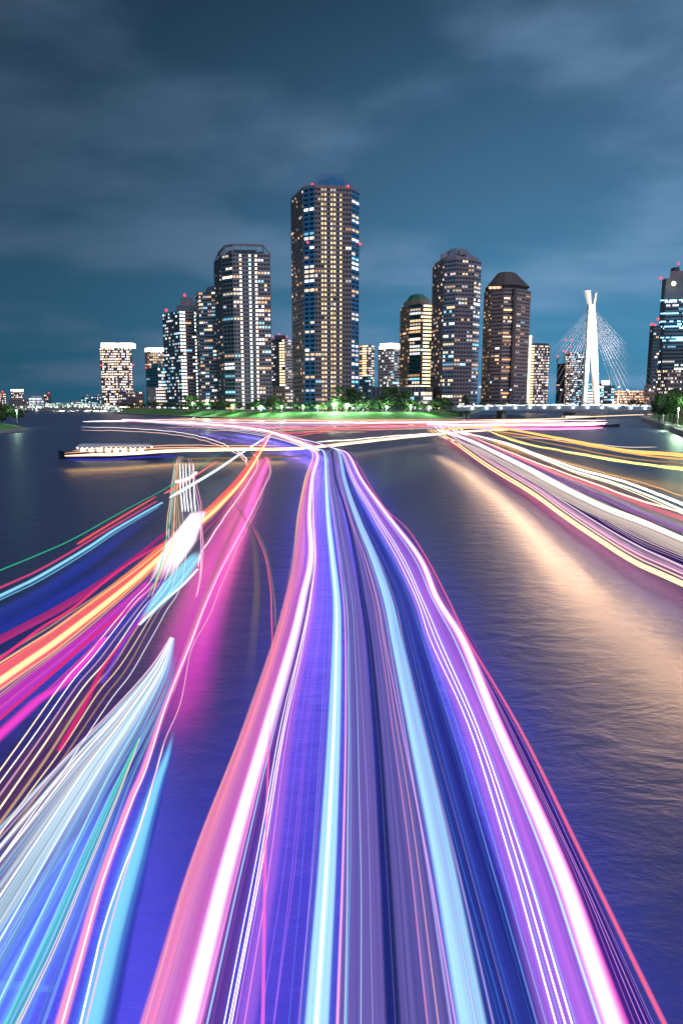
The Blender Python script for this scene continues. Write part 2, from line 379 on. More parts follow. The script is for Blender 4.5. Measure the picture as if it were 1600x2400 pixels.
# --- T4 behind
T4, poly, zt = building('residential_tower', 'pale blue balcony tower partly hidden behind the lilac grey tower', [(462, 622), (470, 605), (515, 600)], 682, 26, 3.0,
    [dict(wall='slate', cols=4, ww=.6, wh=.5, lit=.3, flat=1), dict(wall='paleblue', cols=9, ww=.8, wh=.48, lit=.36, flat=2, mix='res', proud=.9, band='paleblue')], indiv=80, body='dark')
q = MB(); q.prism(inset(poly, .6, (6, 0)), zt, zt + 5.5, body_m('paleblue')); q.build('plant_room', T4)
# --- twin lit slab
m_crown = mat('roof_light_strip', (.3, .3, .3), .5, emit=(1, .80, .62), es=6, sample=False)
TA, poly, zt = building('residential_tower', 'far slab tower with two bright crown light strips beside the left bridge', [(238, 905), (276, 900), (311, 905)], 815, 24, 3.1,
    [dict(wall='brown', cols=9, ww=.75, wh=.55, lit=.66, mix='bright', flat=1, hot=1), dict(wall='brown', cols=9, ww=.75, wh=.55, lit=.6, mix='bright', flat=1, hot=1)], indiv=60, body='dark')
for a, c in ((238, 273), (279, 311)):
    q = MB(); q.prism([(X(a, 902, zt), 901), (X(c, 902, zt), 901), (X(c, 902, zt), 915), (X(a, 902, zt), 915)], zt + .3, ZT(804, 902), m_crown); q.build('crown_light', TA)
beacon(TA, 238, 856, 903, 1.6); beacon(TA, 312, 856, 903, 1.6)
TB, poly, zt = building('residential_tower', 'distant tan tower with one bright crown strip left of the slab tower', [(343, 1000), (352, 990), (392, 990)], 824, 24, 3.2,
    [dict(wall='tan', cols=3, lit=.3, mix='warm'), dict(wall='tan', cols=9, ww=.6, wh=.5, lit=.5, always={2: 'yel', 3: 'yel'}, mix='bright', flat=1)], body='brown')
q = MB(); q.prism([(x, y) for x, y in inset(poly, 1.0)], zt + .3, ZT(815, 990), m_crown); q.build('crown_light', TB); beacon(TB, 343, 862, 990, 1.5)
TC, poly, zt = building('office_block', 'teal glass block with stepped roof left of the slab tower', [(345, 800), (372, 780), (392, 784)], 862, 22, 3.4,
    [dict(wall='teal', cols=7, ww=.8, wh=.6, lit=.10, mix='office', teal=1), dict(wall='teal', cols=5, ww=.8, wh=.6, lit=.6, mix='office', teal=1, hot=1)], indiv=40, body='darkblue')
q = MB(); q.prism(inset(poly, .5), zt, zt + 5, body_m('teal')); q.build('plant_room', TC)
TD, poly, zt = building('apartment_block', 'low white block with lit balconies in front of the teal block', [(348, 720), (366, 712), (396, 716)], 908, 16, 3.0,
    [dict(wall='white', cols=4, ww=.5, wh=.4, lit=.1), dict(wall='white', cols=6, ww=.7, wh=.5, lit=.65, mix='bright', hot=1)], indiv=30, body='grey')
TE, poly, zt = building('apartment_block', 'low brown terraced block right below the far slab tower', [(280, 790), (318, 780), (338, 790)], 917, 20, 3.0,
    [dict(wall='brown', cols=9, ww=.6, wh=.45, lit=.4, mix='bright'), dict(wall='brown', cols=5, ww=.5, wh=.45, lit=.3, mix='warm')], indiv=30, body='dark')
# --- between the left and the central tower
TF, poly, zt = building('residential_tower', 'dark tower with one amber stair column between the two big towers', [(634, 800), (648, 790), (668, 790), (690, 796)], 795, 24, 3.0,
    [dict(wall='slate', cols=4, ww=.7, wh=.45, lit=.4, mix='bright'), dict(wall='dark', cols=3, ww=.75, wh=.5, lit=.02, always={1: 'yel', 2: 'yel'}, hot=1), dict(wall='grey', cols=6, ww=.85, wh=.4, lit=.4, mix='bright', proud=.9, band='white')], indiv=60, body='dark')
q = MB(); q.prism([(X(p, 792, zt), d) for p, d in ((644, 789), (668, 789), (668, 806), (644, 806))], zt, ZT(786, 790), body_m('dark')); q.build('plant_room', TF)
for px in (638, 654, 672): beacon(TF, px, 789 if px != 654 else 783, 790, 1.3)
TG, poly, zt = building('apartment_block', 'small pale block between the two big towers behind the trees', [(634, 700), (668, 692), (690, 700)], 905, 14, 3.2,
    [dict(wall='sand', cols=5, ww=.5, wh=.4, lit=.2, mix='bright'), dict(wall='white', cols=5, ww=.7, wh=.45, lit=.6, mix='bright', hot=1)], body='grey')
# --- right of the central tower
TH_, poly, zt = building('residential_tower', 'distant tower with glowing amber column right of the tallest tower', [(842, 900), (862, 890), (876, 900)], 808, 22, 3.0,
    [dict(wall='tan', cols=6, ww=.7, wh=.55, lit=.4, always={2: 'yel', 3: 'peach', 4: 'yel'}, hot=1, mix='warm'), dict(wall='brown', cols=4, ww=.7, wh=.5, lit=.6, mix='bright', hot=1)], indiv=40, body='brown')
TI, poly, zt = building('office_block', 'low teal glass office right of the tallest tower foot', [(842, 760), (862, 752), (873, 760)], 882, 16, 3.4,
    [dict(wall='teal', cols=6, ww=.75, wh=.55, lit=.35, mix='office', teal=1), dict(wall='teal', cols=4, ww=.75, wh=.55, lit=.5, mix='office', teal=1)], indiv=20, body='darkblue')
TJ, poly, zt = building('residential_tower', 'white banded tower with glowing crown left of the green roof tower', [(887, 790), (915, 780), (937, 788)], 817, 22, 3.0,
    [dict(wall='white', band='white', cols=7, ww=.85, wh=.5, lit=.2, mix='bright', proud=.9, flat=1), dict(wall='teal', band='white', cols=6, ww=.8, wh=.5, lit=.4, mix='cold', proud=.7)], indiv=50, body='dark')
q = MB(); q.loft(inset(poly, .98), zt + .2, inset(poly, .9), ZT(804, 782), m_crown); q.build('crown_light', TJ)
TK, poly, zt = building('residential_tower', 'tan tower with green hipped roof and yellow green lit stair columns', [(937, 660), (959, 640), (984, 632), (1014, 636)], 712, 24, 3.15,
    [dict(wall='tan', cols=7, ww=.5, wh=.5, lit=.30, mix='warm', flat=1), dict(wall='teal', cols=4, ww=.8, wh=.6, lit=.5, mix='res', teal=1, flat=4), dict(wall='sand', cols=6, ww=.75, wh=.5, lit=.2, always={1: 'peach', 2: 'bright', 3: 'green', 4: 'yellow', 5: 'peach'}, hot=1)], indiv=140, body='dark')
m_green = mat('green_tile_roof', (.01, .14, .09), .6, noise=.2, nscale=.4)
q = MB(); q.prism(inset(poly, .8), zt, zt + 5, body_m('sand')); q.build('roof_storey', TK); hip(TK, inset(poly, .86), zt + 5.01, 5.5, .8, .45, m_green)
TL, poly, zt = building('residential_tower', 'tall pale blue and brown tower with slate hipped roof right of the green roof', [(1011, 590), (1038, 562), (1064, 556), (1106, 560), (1121, 568)], 607, 28, 3.15,
    [dict(wall='brown', cols=7, ww=.5, wh=.5, lit=.24, mix='warm', flat=1), dict(wall='paleblue', cols=4, ww=.72, wh=.52, lit=.45, flat=4), dict(wall='brown', cols=6, ww=.65, wh=.5, lit=.24, flat=2), dict(wall='paleblue', cols=3, ww=.75, wh=.52, lit=.55, flat=3)], indiv=180, body='dark')
m_slate = mat('slate_roof', (.09, .12, .20), .5, noise=.15, nscale=.3)
cp = MB(); cp.prism(inset(poly, .93), zt, zt + 3, body_m('lilac')); cp.build('roof_storey', TL); rfl = hip(TL, inset(poly, .9), zt + 3.02, 8, .92, .45, m_slate)
d = MB(); d.box((X(1083, 560, zt), 561, zt + 5.5), (5.5, 6, 4), body_m('lilac')); o = d.build('dormer', rfl); o.location = (0, 0, 0)
d = MB(); d.box((X(1045, 560, zt), 572, zt + 4.5), (4.5, 6, 5), body_m('lilac')); o = d.build('dormer', rfl); o.location = (0, 0, 0)
TM, poly, zt = building('residential_tower', 'rounded brown balcony tower under a broad brown hipped roof', [(1132, 612), (1150, 598), (1175, 592), (1205, 594), (1235, 606)], 676, 28, 3.1,
    [dict(wall='plum', cols=5, ww=.7, wh=.42, lit=.32, flat=1, proud=1.0, mix='warm'), dict(wall='plum', cols=5, ww=.8, wh=.42, lit=.12, flat=2, proud=1.0), dict(wall='plum', cols=6, ww=.85, wh=.45, lit=.42, mix='warm', flat=5, proud=1.0), dict(wall='plum', cols=6, ww=.7, wh=.42, lit=.14, flat=2, proud=1.0)], indiv=120, body='dark')
m_broof = mat('brown_roof', (.16, .13, .14), .6, noise=.15, nscale=.4)
q = MB(); q.prism(inset(poly, .9), zt, zt + 3, body_m('dark')); q.build('top_storey', TM)
for k_ in range(6):
    px = 1152 + k_ * 9; q = MB(); q.box((X(px, 592, zt), 595.2 + abs(k_ - 3.5) * .7, zt + 1.5), (2.7, .3, 1.9), mat('lit_lounge', (.3, .2, .1), .5, emit=PAL['peach'], es=1.6, sample=False)); q.build('lounge_window', TM); hip(TM, poly, zt + 3.02, 12.5, .99, .40, m_broof, eave=.5)
q = MB(); q.box((X(1204, 592, 90), 591.5, (zt + 5) / 2), (2.2, 3.2, zt - 5), body_m('dark')); q.build('wall_slot', TM)
TN, poly, zt = building('residential_tower', 'lit tower with a bright vertical light line right of the brown roof tower', [(1234, 800), (1250, 790), (1284, 796)], 808, 22, 3.0,
    [dict(wall='grey', cols=4, ww=.7, wh=.5, lit=.6, mix='warm', hot=1, always={2: 'yel', 3: 'yel'}), dict(wall='brown', cols=9, ww=.7, wh=.5, lit=.62, mix='bright', flat=1)], indiv=80, body='dark')
q = MB(); q.box((X(1238, 798, 90), 789, (zt + 14) / 2), (2.2, 2.2, zt + 6), mat('light_column', (.3, .3, .3), .5, emit=(1, .82, .5), es=2.4, sample=False)); q.build('light_column', TN)
q = MB(); q.prism(inset(poly, .9), zt, zt + 2, body_m('dark')); q.build('parapet', TN); beacon(TN, 1246, 790, 792, 1.3)
# hall with fins
TO, poly, zt = building('hall', 'low grey hall with vertical fins below the green roof tower', [(872, 580), (1000, 566), (1013, 572)], 906, 22, 9, 
    [dict(wall='slate', cols=14, ww=.3, wh=.8, lit=0, sill=.1), dict(wall='grey', cols=2, ww=.5, wh=.5, lit=.5)], body='slate')
TP, poly, zt = building('apartment_block', 'small lit block right of the finned hall', [(960, 548), (985, 544), (1011, 550)], 918, 12, 3.4,
    [dict(wall='slate', cols=5, ww=.6, wh=.6, lit=.5, mix='office'), dict(wall='white', cols=5, ww=.75, wh=.65, lit=.8, mix='bright', hot=1)], indiv=30, body='dark')
# behind the bridge
TQ, poly, zt = building('unfinished_tower', 'dark unfinished tower topped by cranes left of the white pylon', [(1303, 1080), (1325, 1075)], 852, 20, 3.4, [dict(wall='darkblue', cols=6, ww=.6, wh=.5, lit=.03)], base=3, body='dark')
for px, y in ((1306, 838), (1321, 826)):
    q = MB(); z = ZT(y, 1078); q.beam((X(px, 1078, zt), 1080, zt - 2), (X(px, 1078, z), 1080, z), 1, 1, m_steel); q.beam((X(px - 3, 1078, z), 1080, z - 6), (X(px + 9, 1078, z), 1080, z + 1), .8, .8, m_steel); q.build('crane', TQ)
    beacon(TQ, px, y - 3, 1078, 1.8)
TR, poly, zt = building('residential_tower', 'dense lit tower with red beacons just left of the white pylon', [(1323, 1050), (1336, 1040), (1372, 1046)], 824, 22, 3.1,
    [dict(wall='pink', cols=5, lit=.6, mix='bright', flat=1), dict(wall='slate', cols=10, ww=.7, wh=.5, lit=.55, mix='cold', flat=1)], base=3, indiv=60, body='dark')
for px, y in ((1326, 825), (1336, 812), (1358, 812), (1340, 795), (1325, 797)): beacon(TR, px, y, 1045, 1.7)
TS, poly, zt = building('office_block', 'low white lit office seen between the pylon legs', [(1366, 1040), (1412, 1036)], 898, 18, 4.0, [dict(wall='white', cols=10, ww=.9, wh=.6, lit=.8, mix='office', hot=1, flat=5)], base=3, body='dark')
TT, poly, zt = building('office_block', 'squat block with a glowing roof sign right of the pylon', [(1406, 1060), (1438, 1056)], 904, 18, 3.6, [dict(wall='slate', cols=8, ww=.7, wh=.5, lit=.35, mix='office')], base=3, body='dark')
q = MB(); q.box((X(1418, 1056, 40), 1057, ZT(897, 1056)), (11, 3, 6), mat('roof_sign_light', (.3, .3, .3), .5, emit=(1, .95, .85), es=4, sample=False)); q.build('roof_sign', TT)
TU, poly, zt = building('apartment_block', 'long low pinkish block right of the pylon behind the bridge', [(1438, 1090), (1512, 1085)], 915, 18, 3.6, [dict(wall='pink', cols=22, ww=.55, wh=.6, lit=.85, mix='warm', hot=1, flat=1)], base=3, body='brown')
# right edge tower
s_o = dict(wall='slate', cols=14, ww=.8, wh=.45, lit=.12, mix='office', flat=4, proud=.35)
TV, poly, zt = building('office_tower', 'stepped dark glass skyscraper cut by the right edge of the picture', [(1538, 725), (1551, 708), (1660, 700)], 700, 40, 3.6, [dict(s_o, cols=5), dict(s_o, cols=22, flat=6, lit=.14, ww=.9)], base=3, indiv=80, body='darkblue')
q = MB(); q.prism([(X(p, d, zt), d) for p, d in ((1547, 722), (1556, 713), (1655, 708), (1655, 736), (1547, 738))], zt, ZT(652, 713), body_m('slate')); q.build('upper_setback', TV)
zt = ZT(652, 713)
q = MB(); q.prism([(X(p, d, zt), d) for p, d in ((1568, 716), (1650, 714), (1650, 732), (1568, 732))], zt, ZT(634, 714), body_m('plum')); q.build('plant_room', TV)
q = MB(); q.prism([(X(p, 714, zt), d) for p, d in ((1582, 718), (1594, 718), (1594, 726), (1582, 726))], ZT(634, 714), ZT(625, 716), body_m('dark')); q.build('mast_base', TV)
for y in (702, 733, 752, 764, 790, 797):
    z = ZT(y, 700); q = MB()
    for k_ in range(26):
        if random.random() < .75: x_ = X(1553 + k_ * 4, 702, z); q.box((x_, 706.2 - k_ * .3, z), (1.3, .4, 1.0), wmat('cool', 2))
    q.build('light_row', TV, kind='stuff')
q = MB(); q.ball((X(1575, 704, 120), 703, ZT(665, 704)), 2.0, mat('floodlight', (.3, .3, .3), .5, emit=(1, .72, .45), es=14, sample=False)); q.build('floodlight', TV)
for px, y in ((1547, 652), (1589, 617), (1541, 748), (1600, 745)): beacon(TV, px, y, 706, 1.8)
TW, poly, zt = building('residential_tower', 'narrow dark tower at the left foot of the stepped skyscraper', [(1516, 705), (1524, 698), (1540, 698)], 763, 20, 3.2, [dict(wall='slate', cols=4, lit=.1), dict(wall='slate', cols=5, ww=.6, wh=.5, lit=.2, mix='res')], base=3, indiv=20, body='dark')
beacon(TW, 1526, 760, 698, 1.8); beacon(TW, 1534, 762, 698, 1.5)
TX, poly, zt = building('apartment_block', 'lit apartment block below the stepped skyscraper by the right bank', [(1535, 640), (1560, 630), (1625, 634)], 866, 20, 3.1, [dict(wall='brown', cols=7, ww=.6, wh=.5, lit=.5, mix='bright', flat=1), dict(wall='brown', cols=15, ww=.7, wh=.5, lit=.42, mix='bright', flat=1)], base=3, indiv=60, body='dark')
TY, poly, zt = building('apartment_block', 'low pinkish house behind the bridge end near the right bank', [(1508, 620), (1535, 616)], 903, 14, 3.2, [dict(wall='pink', cols=7, ww=.5, wh=.45, lit=.25, mix='warm')], base=3, body='brown')
# far left skyline
far = [((-10, 15), 922, 1250, 'pink', 'bright', .5, 'pinkish lit block at the left edge of the picture'), ((28, 57), 920, 1350, 'brown', 'bright', .4, 'far block with a bright roof line above the grey hall'),
       ((22, 70), 936, 1150, 'grey', 'bright', .05, 'grey windowless hall left of the far bridge'), ((69, 103), 932, 1120, 'white', 'office', .85, 'bright white lit office by the far bridge'),
       ((101, 121), 925, 1400, 'slate', 'warm', .2, 'small dark block with red lights left of the far bridge'), ((166, 192), 942, 1600, 'grey', 'office', .4, 'tiny pale block above the middle of the far bridge'),
       ((191, 212), 931, 1500, 'teal', 'office', .4, 'teal block with a red beacon above the far bridge'), ((216, 238), 930, 1500, 'teal', 'office', .35, 'teal block with red beacons nearest the far slab tower')]
for (a, c), y, D, w_, mx_, lt, lab in far:
    B, poly, zt = building('city_block', lab, [(a, D), (c, D - 4)], y, 30, 3.6, [dict(wall=w_, cols=max(3, int((c - a) / 3)), ww=.7, wh=.5, lit=lt, mix=mx_, hot=1, flat=1)], base=3, body=w_)
    q = MB(); q.prism(inset(poly, .7), zt, zt + 3, body_m(w_)); q.build('plant_room', B)
    if 'red' in lab or 'pink' in lab:
        beacon(B, (a + c) / 2 + 4, y - 4, D, 1.9)
    if 'roof line' in lab:
        q = MB(); q.prism(inset(poly, 1.02), zt + 3.1, zt + 6, m_crown); q.build('crown_light', B)

# ================================================================== CABLE-STAYED BRIDGE
BD = 490.0
m_pyl = mat('white_pylon_paint', (.78, .76, .74), .55, noise=.06, nscale=.1)
m_deck = mat('blue_grey_deck', (.42, .50, .62), .6, noise=.1, nscale=.2)
m_rail = mat('rail_lights', (.4, .4, .4), .5, emit=(.86, .96, 1), es=2.2, sample=False)
m_pole = mat('lamp_post_paint', (.45, .46, .46), .5, metal=.3)
m_lamp = mat('lamp_head_light', (.5, .5, .5), .5, emit=(.86, 1, .92), es=9, sample=False)
m_lampw = mat('warm_lamp_light', (.5, .5, .5), .5, emit=(1, .86, .66), es=9, sample=False)
def zp(zx, zy, D=BD):                      # place on the plane of the pylon
    px = 1200 + zx / 3.92; y = 580 + zy / 3.92; z = ZT(y, D); return Vector((X(px, D, z), D, z))
BR = empty('cable_stayed_bridge', (X(1380, BD), BD, 0), 'white cable stayed bridge with a tall forked pylon on the right', 'bridge')
zd = 7.9
xl, xr = X(1066, BD), X(1560, BD)
NS = 24
q = MB(); q2 = MB()
for i in range(NS):
    a = xl + (xr - xl) * i / NS; c = xl + (xr - xl) * (i + 1) / NS
    za = zd + 1.0 * math.sin(math.pi * i / NS); zc = zd + 1.0 * math.sin(math.pi * (i + 1) / NS)
    q.hexa([(a, BD - 11, za - 2.6), (c, BD - 11, zc - 2.6), (c, BD + 11, zc - 2.6), (a, BD + 11, za - 2.6), (a, BD - 12, za), (c, BD - 12, zc), (c, BD + 12, zc), (a, BD + 12, za)], m_deck)
    for j in range(4):
        f0 = (i + (j + .5) / 4) / NS; x_ = xl + (xr - xl) * f0; z_ = zd + math.sin(math.pi * f0)
        q2.box((x_, BD - 12, z_ + .55), (.14, .14, 1.1), m_pole)
    q2.beam((a, BD - 12, za + 1.1), (c, BD - 12, zc + 1.1), .18, .14, m_pole)
q.build('deck', BR); q2.build('railing', BR, kind='stuff')
q = MB(); random.seed(3)
for i in range(330):
    f0 = random.random(); x_ = xl + (xr - xl) * f0; z_ = zd + math.sin(math.pi * f0)
    q.box((x_, BD - 12.3, z_ + random.choice((.2, .5, .9))), (random.uniform(.5, 2.6), .2, .22), m_rail)
q.build('railing_light', BR, kind='stuff')
for i in range(1, 15):
    f0 = i / 15; x_ = xl + (xr - xl) * f0; z_ = zd + math.sin(math.pi * f0)
    q = MB(); q.box((x_, BD - 12.35, z_ - 1.3), (.9, .7, .9), m_lamp); q.build('fascia_lamp', BR)
for px in (1085, 1092, 1175, 1250, 1330, 1392, 1470):
    x_ = X(px, BD); q = MB(); q.box((x_, BD, 2.5), (3, 16, 5.4), m_wall)
    if px not in (1392, 1330, 1470, 1250): q.build('pier', BR)
q = MB(); xc = zp(640, 1500).x
q.prism([(xc - 9, BD - 14), (xc + 12, BD - 14), (xc + 12, BD + 14), (xc - 9, BD + 14)], -1, 4.2, m_wall); q.build('pylon_pier', BR)
# pylon: two legs, a shaft, two horns
py = MB()
def leg(p0, p1, w0, w1, d0, d1):
    py.hexa([(p0.x - w0, BD - d0, p0.z), (p0.x + w0, BD - d0, p0.z), (p0.x + w0, BD + d0, p0.z), (p0.x - w0, BD + d0, p0.z),
             (p1.x - w1, BD - d1, p1.z), (p1.x + w1, BD - d1, p1.z), (p1.x + w1, BD + d1, p1.z), (p1.x - w1, BD + d1, p1.z)], m_pyl)
def px2(d): return d / 3.92 * BD / F
A0 = zp(650, 1490); A1 = zp(694, 880); leg(A0, A1, px2(13), px2(17), 2.4, 2.0)
B0 = zp(772, 1490); B1 = zp(746, 880); leg(B0, B1, px2(18), px2(24), 2.2, 1.9)
C0 = zp(722, 879); C1 = zp(724, 525); leg(C0, C1, px2(46), px2(28), 1.9, 1.6)
D0 = zp(706, 524); D1 = zp(688, 395); leg(D0, D1, px2(13), px2(23), 1.8, 1.6)
E0 = zp(744, 524); E1 = zp(763, 418); leg(E0, E1, px2(10), px2(8), 1.7, 1.5)
po = py.build('pylon', BR)
m_cab = mat('stay_cable_sheath', (.40, .38, .42), .4)
for side in (-1, 1):
    for k_ in range(10):
        yy = 575 + k_ * 20; top = zp(724 + side * 28, yy)
        f_ = (k_ / 9.0); 
        end = zp(724 - (724 - (-60)) * (1 - f_ * .72), 1452) if side < 0 else zp(724 + (1500 - 724) * (1 - f_ * .62), 1452)
        for w_ in (-1, 1):
            q = MB(); q.tube([top + Vector((0, w_ * 1.4, 0)), end + Vector((0, w_ * 9, 0))], [.06, .06], m_cab, 5); q.build('stay_cable', BR)
# floodlights of the pylon (they stand on the pier and deck and wash it from below)
def spot(name, loc, tgt, e, col, ang, parent=None, r=.5):
    d = bpy.data.lights.new(name, 'SPOT'); d.energy = e; d.color = col; d.spot_size = math.radians(ang); d.spot_blend = .6; d.shadow_soft_size = r
    o = bpy.data.objects.new(name, d); COL.objects.link(o); o.location = loc
    o.rotation_euler = (Vector(tgt) - Vector(loc)).to_track_quat('-Z', 'Y').to_euler(); return o
spot('pylon_floodlight', (A0.x + 2, BD - 30, 3), (C0.x, BD, 62), 900000, (1, .93, .88), 50)
spot('pylon_floodlight', (B0.x + 14, BD - 22, 8), (B0.x, BD, 28), 230000, (1, .70, .42), 80)

# ================================================================== FAR LEFT BRIDGE
FD = 830.0
FB = empty('truss_bridge', (X(170, FD), FD, 0), 'low far bridge lit white and green on the left horizon', 'bridge')
q = MB(); q2 = MB(); a0, a1 = X(50, FD), X(290, FD); m_lit = mat('lit_truss', (.6, .65, .55), .6)
m_gl = mat('truss_light', (.4, .4, .4), .5, emit=(.72, 1, .76), es=1.1, sample=False); m_gw = mat('truss_light_white', (.4, .4, .4), .5, emit=(1, 1, .88), es=2.0, sample=False)
NB = 30; top = lambda f_: 6.0 + 5.5 * math.sin(math.pi * f_) ** .5 
for i in range(NB):
    f0 = i / NB; f1 = (i + 1) / NB; xa = a0 + (a1 - a0) * f0; xb = a0 + (a1 - a0) * f1
    za = -1 + 4.2 * math.sin(math.pi * f0) + 2.2; zb = -1 + 4.2 * math.sin(math.pi * f1) + 2.2
    q.beam((xa, FD, za), (xb, FD, zb), 10, 1.0, mat('bridge_green_steel', (.14, .24, .24), .6))
    q2.beam((xa, FD - 6, za + .5), (xa, FD - 6, za + 6), .5, .5, m_lit); q2.beam((xa, FD - 6, za + 6), (xb, FD - 6, zb + 6), .7, .7, m_lit)
    q2.beam((xa, FD - 6, za + (.5 if i % 2 else 6)), (xb, FD - 6, zb + (6 if i % 2 else .5)), .4, .4, m_lit)
q.build('deck', FB); q2.build('truss', FB); q = MB(); random.seed(5)
for i in range(110):
    f0 = random.random(); x_ = a0 + (a1 - a0) * f0; z_ = 1.2 + 4.2 * math.sin(math.pi * f0)
    q.box((x_, FD - 6.6, z_ + random.uniform(.8, 5.5)), (random.uniform(.5, 1.6), .3, random.uniform(.7, 2.2)), random.choice((m_gl, m_gl, m_gw)))
q.build('truss_lamp', FB, kind='stuff')
for f0 in (.03, .35, .66, .97):
    q = MB(); x_ = a0 + (a1 - a0) * f0; q.box((x_, FD, .6), (4, 9, 3.6), m_wall); q.build('pier', FB)
q = MB()
for i in range(24):
    x_ = X(random.uniform(20, 300), FD); q.box((x_, FD - 9, random.uniform(1, 2.5)), (random.uniform(2, 7), .4, .5), random.choice((m_gw, m_gl, m_lampw)))
q.build('shore_lamp', FB, kind='stuff')

# ================================================================== LAMPS
def lamp_post(x, y, z0, h, label, mh, energy, col, grp, r=.42):
    o = empty('street_lamp', (x, y, z0), label, 'lamp', grp)
    q = MB(); q.tube([(x, y, z0), (x, y, z0 + h)], [.11, .07], m_pole); q.build('post', o)
    q = MB(); q.ball((x, y, z0 + h + r * .7), r, mh); q.build('lamp_head', o)
    if energy:
        d = bpy.data.lights.new('lamp_glow', 'POINT'); d.energy = energy; d.color = col; d.shadow_soft_size = r * 1.3
        b_ = bpy.data.objects.new('lamp_glow', d); COL.objects.link(b_); b_.location = (x, y - .9, z0 + h + .1)
    return o
GL = [(452, 945, 6), (486, 941, 16), (545, 952, 6), (612, 953, 9), (660, 954, 9), (710, 952, 10), (745, 952, 10), (782, 951, 20), (813, 951, 20), (850, 953, 9), (905, 954, 5), (962, 955, 5), (1004, 955, 6)]
def bank_y(px):
    for (p0, d0), (p1, d1) in zip(BANK[:-1], BANK[1:]):
        if p0 <= px <= p1: return d0 + (d1 - d0) * (px - p0) / (p1 - p0)
    return 420
mh_big = mat('flood_lamp_light', (.5, .5, .5), .5, emit=(.92, 1, .95), es=30, sample=False)
for i, (px, y, e) in enumerate(GL):
    D = bank_y(px) + 21; big = e > 15
    lamp_post(X(px, D), D, 5.0, ZT(y, D) - 5.0, 'bright green white park lamp on the far bank, %s from the left' % ORD[i], mh_big if big else m_lamp, e * 1500, (.58, 1, .62), 'park lamps on the far bank', .95 if big else .5)
for i, px in enumerate((1118, 1178, 1188, 1243, 1304, 1345, 1436, 1475, 1508, 1538)):
    x_ = X(px, BD); lamp_post(x_, BD - 8 + (i % 2) * 14, zd + .6, 11 if i % 3 else 13, 'tall lamp post on the cable stayed bridge, %s from the left' % ORD[i], m_lampw if i in (0, 4) else m_lamp, 0, None, 'lamp posts on the right bridge', .45)

# ================================================================== TREES
def leaf_mats(k, c):
    return [mat('foliage_%s_%d' % (k, i), tuple(v * f_ for v in c), .7, noise=.3, nscale=.8) for i, f_ in enumerate((.6, 1.0, 1.45))]
LM = leaf_mats('green', (.05, .105, .03))
m_bark = mat('tree_bark', (.10, .075, .055), .9, noise=.3, nscale=2, bump=.4)
def tree_meshes(seed, h, r, nl, leaf, tall=1.0):
    rnd = random.Random(seed); tr = MB(); cr_ = MB()
    tr.tube([(0, 0, 0), (.1, .05, h * .25), (.05, 0, h * .45), (0, .1, h * .75)], [r * .075, r * .06, r * .045, r * .015], m_bark, 7)
    lobes = [(Vector((0, 0, h * .68)), r * .62)]
    for i in range(8):
        a = i * 2.4 + rnd.random(); el = rnd.uniform(.42, .86); rr = r * rnd.uniform(.45, .72) * (1.15 - abs(el - .58))
        p = Vector((math.cos(a) * rr, math.sin(a) * rr, h * el)); lobes.append((p, r * rnd.uniform(.28, .46)))
        tr.tube([(0, 0, h * (.28 + .25 * rnd.random())), p * .5 + Vector((0, 0, h * .22)), p], [r * .035, r * .022, r * .008], m_bark, 5)
    for i in range(nl):
        c, q = rnd.choice(lobes); d = Vector((rnd.gauss(0, 1), rnd.gauss(0, 1), rnd.gauss(0, 1) * .8)).normalized()
        p = c + d * q * (rnd.random() ** .35) * Vector((1, 1, tall)).z ** 0
        p.z = c.z + (p.z - c.z) * tall
        nrm = (d + Vector((rnd.uniform(-1, 1), rnd.uniform(-1, 1), rnd.uniform(-.3, 1)))).normalized()
        u = nrm.orthogonal().normalized(); v = nrm.cross(u); s_ = leaf * rnd.uniform(.6, 1.3); k = len(cr_.v)
        cr_.v += [tuple(p + u * s_), tuple(p + v * s_ * .6), tuple(p - u * s_), tuple(p - v * s_ * .6)]
        cr_.face((k, k + 1, k + 2, k + 3), rnd.choice(LM))
    a = tr.build('trunk'); c = cr_.build('crown'); ms = (a.data, c.data)
    bpy.data.objects.remove(a); bpy.data.objects.remove(c); return ms
TP_ = [tree_meshes(i, 10, 4.2, 900, .42) for i in range(4)] + [tree_meshes(9, 12, 3.0, 800, .40, 1.4)]
TN_ = [tree_meshes(20 + i, 10, 5, 5200, .26) for i in range(3)]
def tree(x, y, z, ms, sc, label, grp, seed):
    rnd = random.Random(seed)
    o = empty('broadleaf_tree', (x, y, z), label, 'tree', grp); o.rotation_euler.z = rnd.random() * 6; o.scale = (sc * rnd.uniform(.9, 1.15), sc * rnd.uniform(.9, 1.15), sc)
    for nme, me in zip(('trunk', 'crown'), ms):
        c = bpy.data.objects.new(nme, me); COL.objects.link(c); c.parent = o
    return o
SPANS = [(285, 390, 'the low blocks left of the slab tower'), (390, 475, 'the grey slab tower'), (475, 508, 'the pale blue balcony tower'), (508, 636, 'the broad lilac grey tower'), (636, 686, 'the gap left of the tallest tower'),
         (686, 846, 'the tallest tower'), (846, 1011, 'the finned hall'), (1011, 1060, 'the slate roofed tower')]
rnd = random.Random(11); spots = []
px = 290
while px < 1058:
    D = bank_y(px) + rnd.uniform(18, 30); spots.append((px, D, rnd.uniform(.6, .85)))
    px += rnd.uniform(10, 18)
for px, sc in ((446, 1.35), (470, .8), (810, 1.75), (835, 1.45), (862, 1.0), (915, 1.7), (948, 1.45), (895, 1.1), (1033, 1.1), (640, 1.15), (604, 1.0), (790, 1.1)): spots.append((px, bank_y(px) + 24, sc))
spots.sort(); cnt = {}
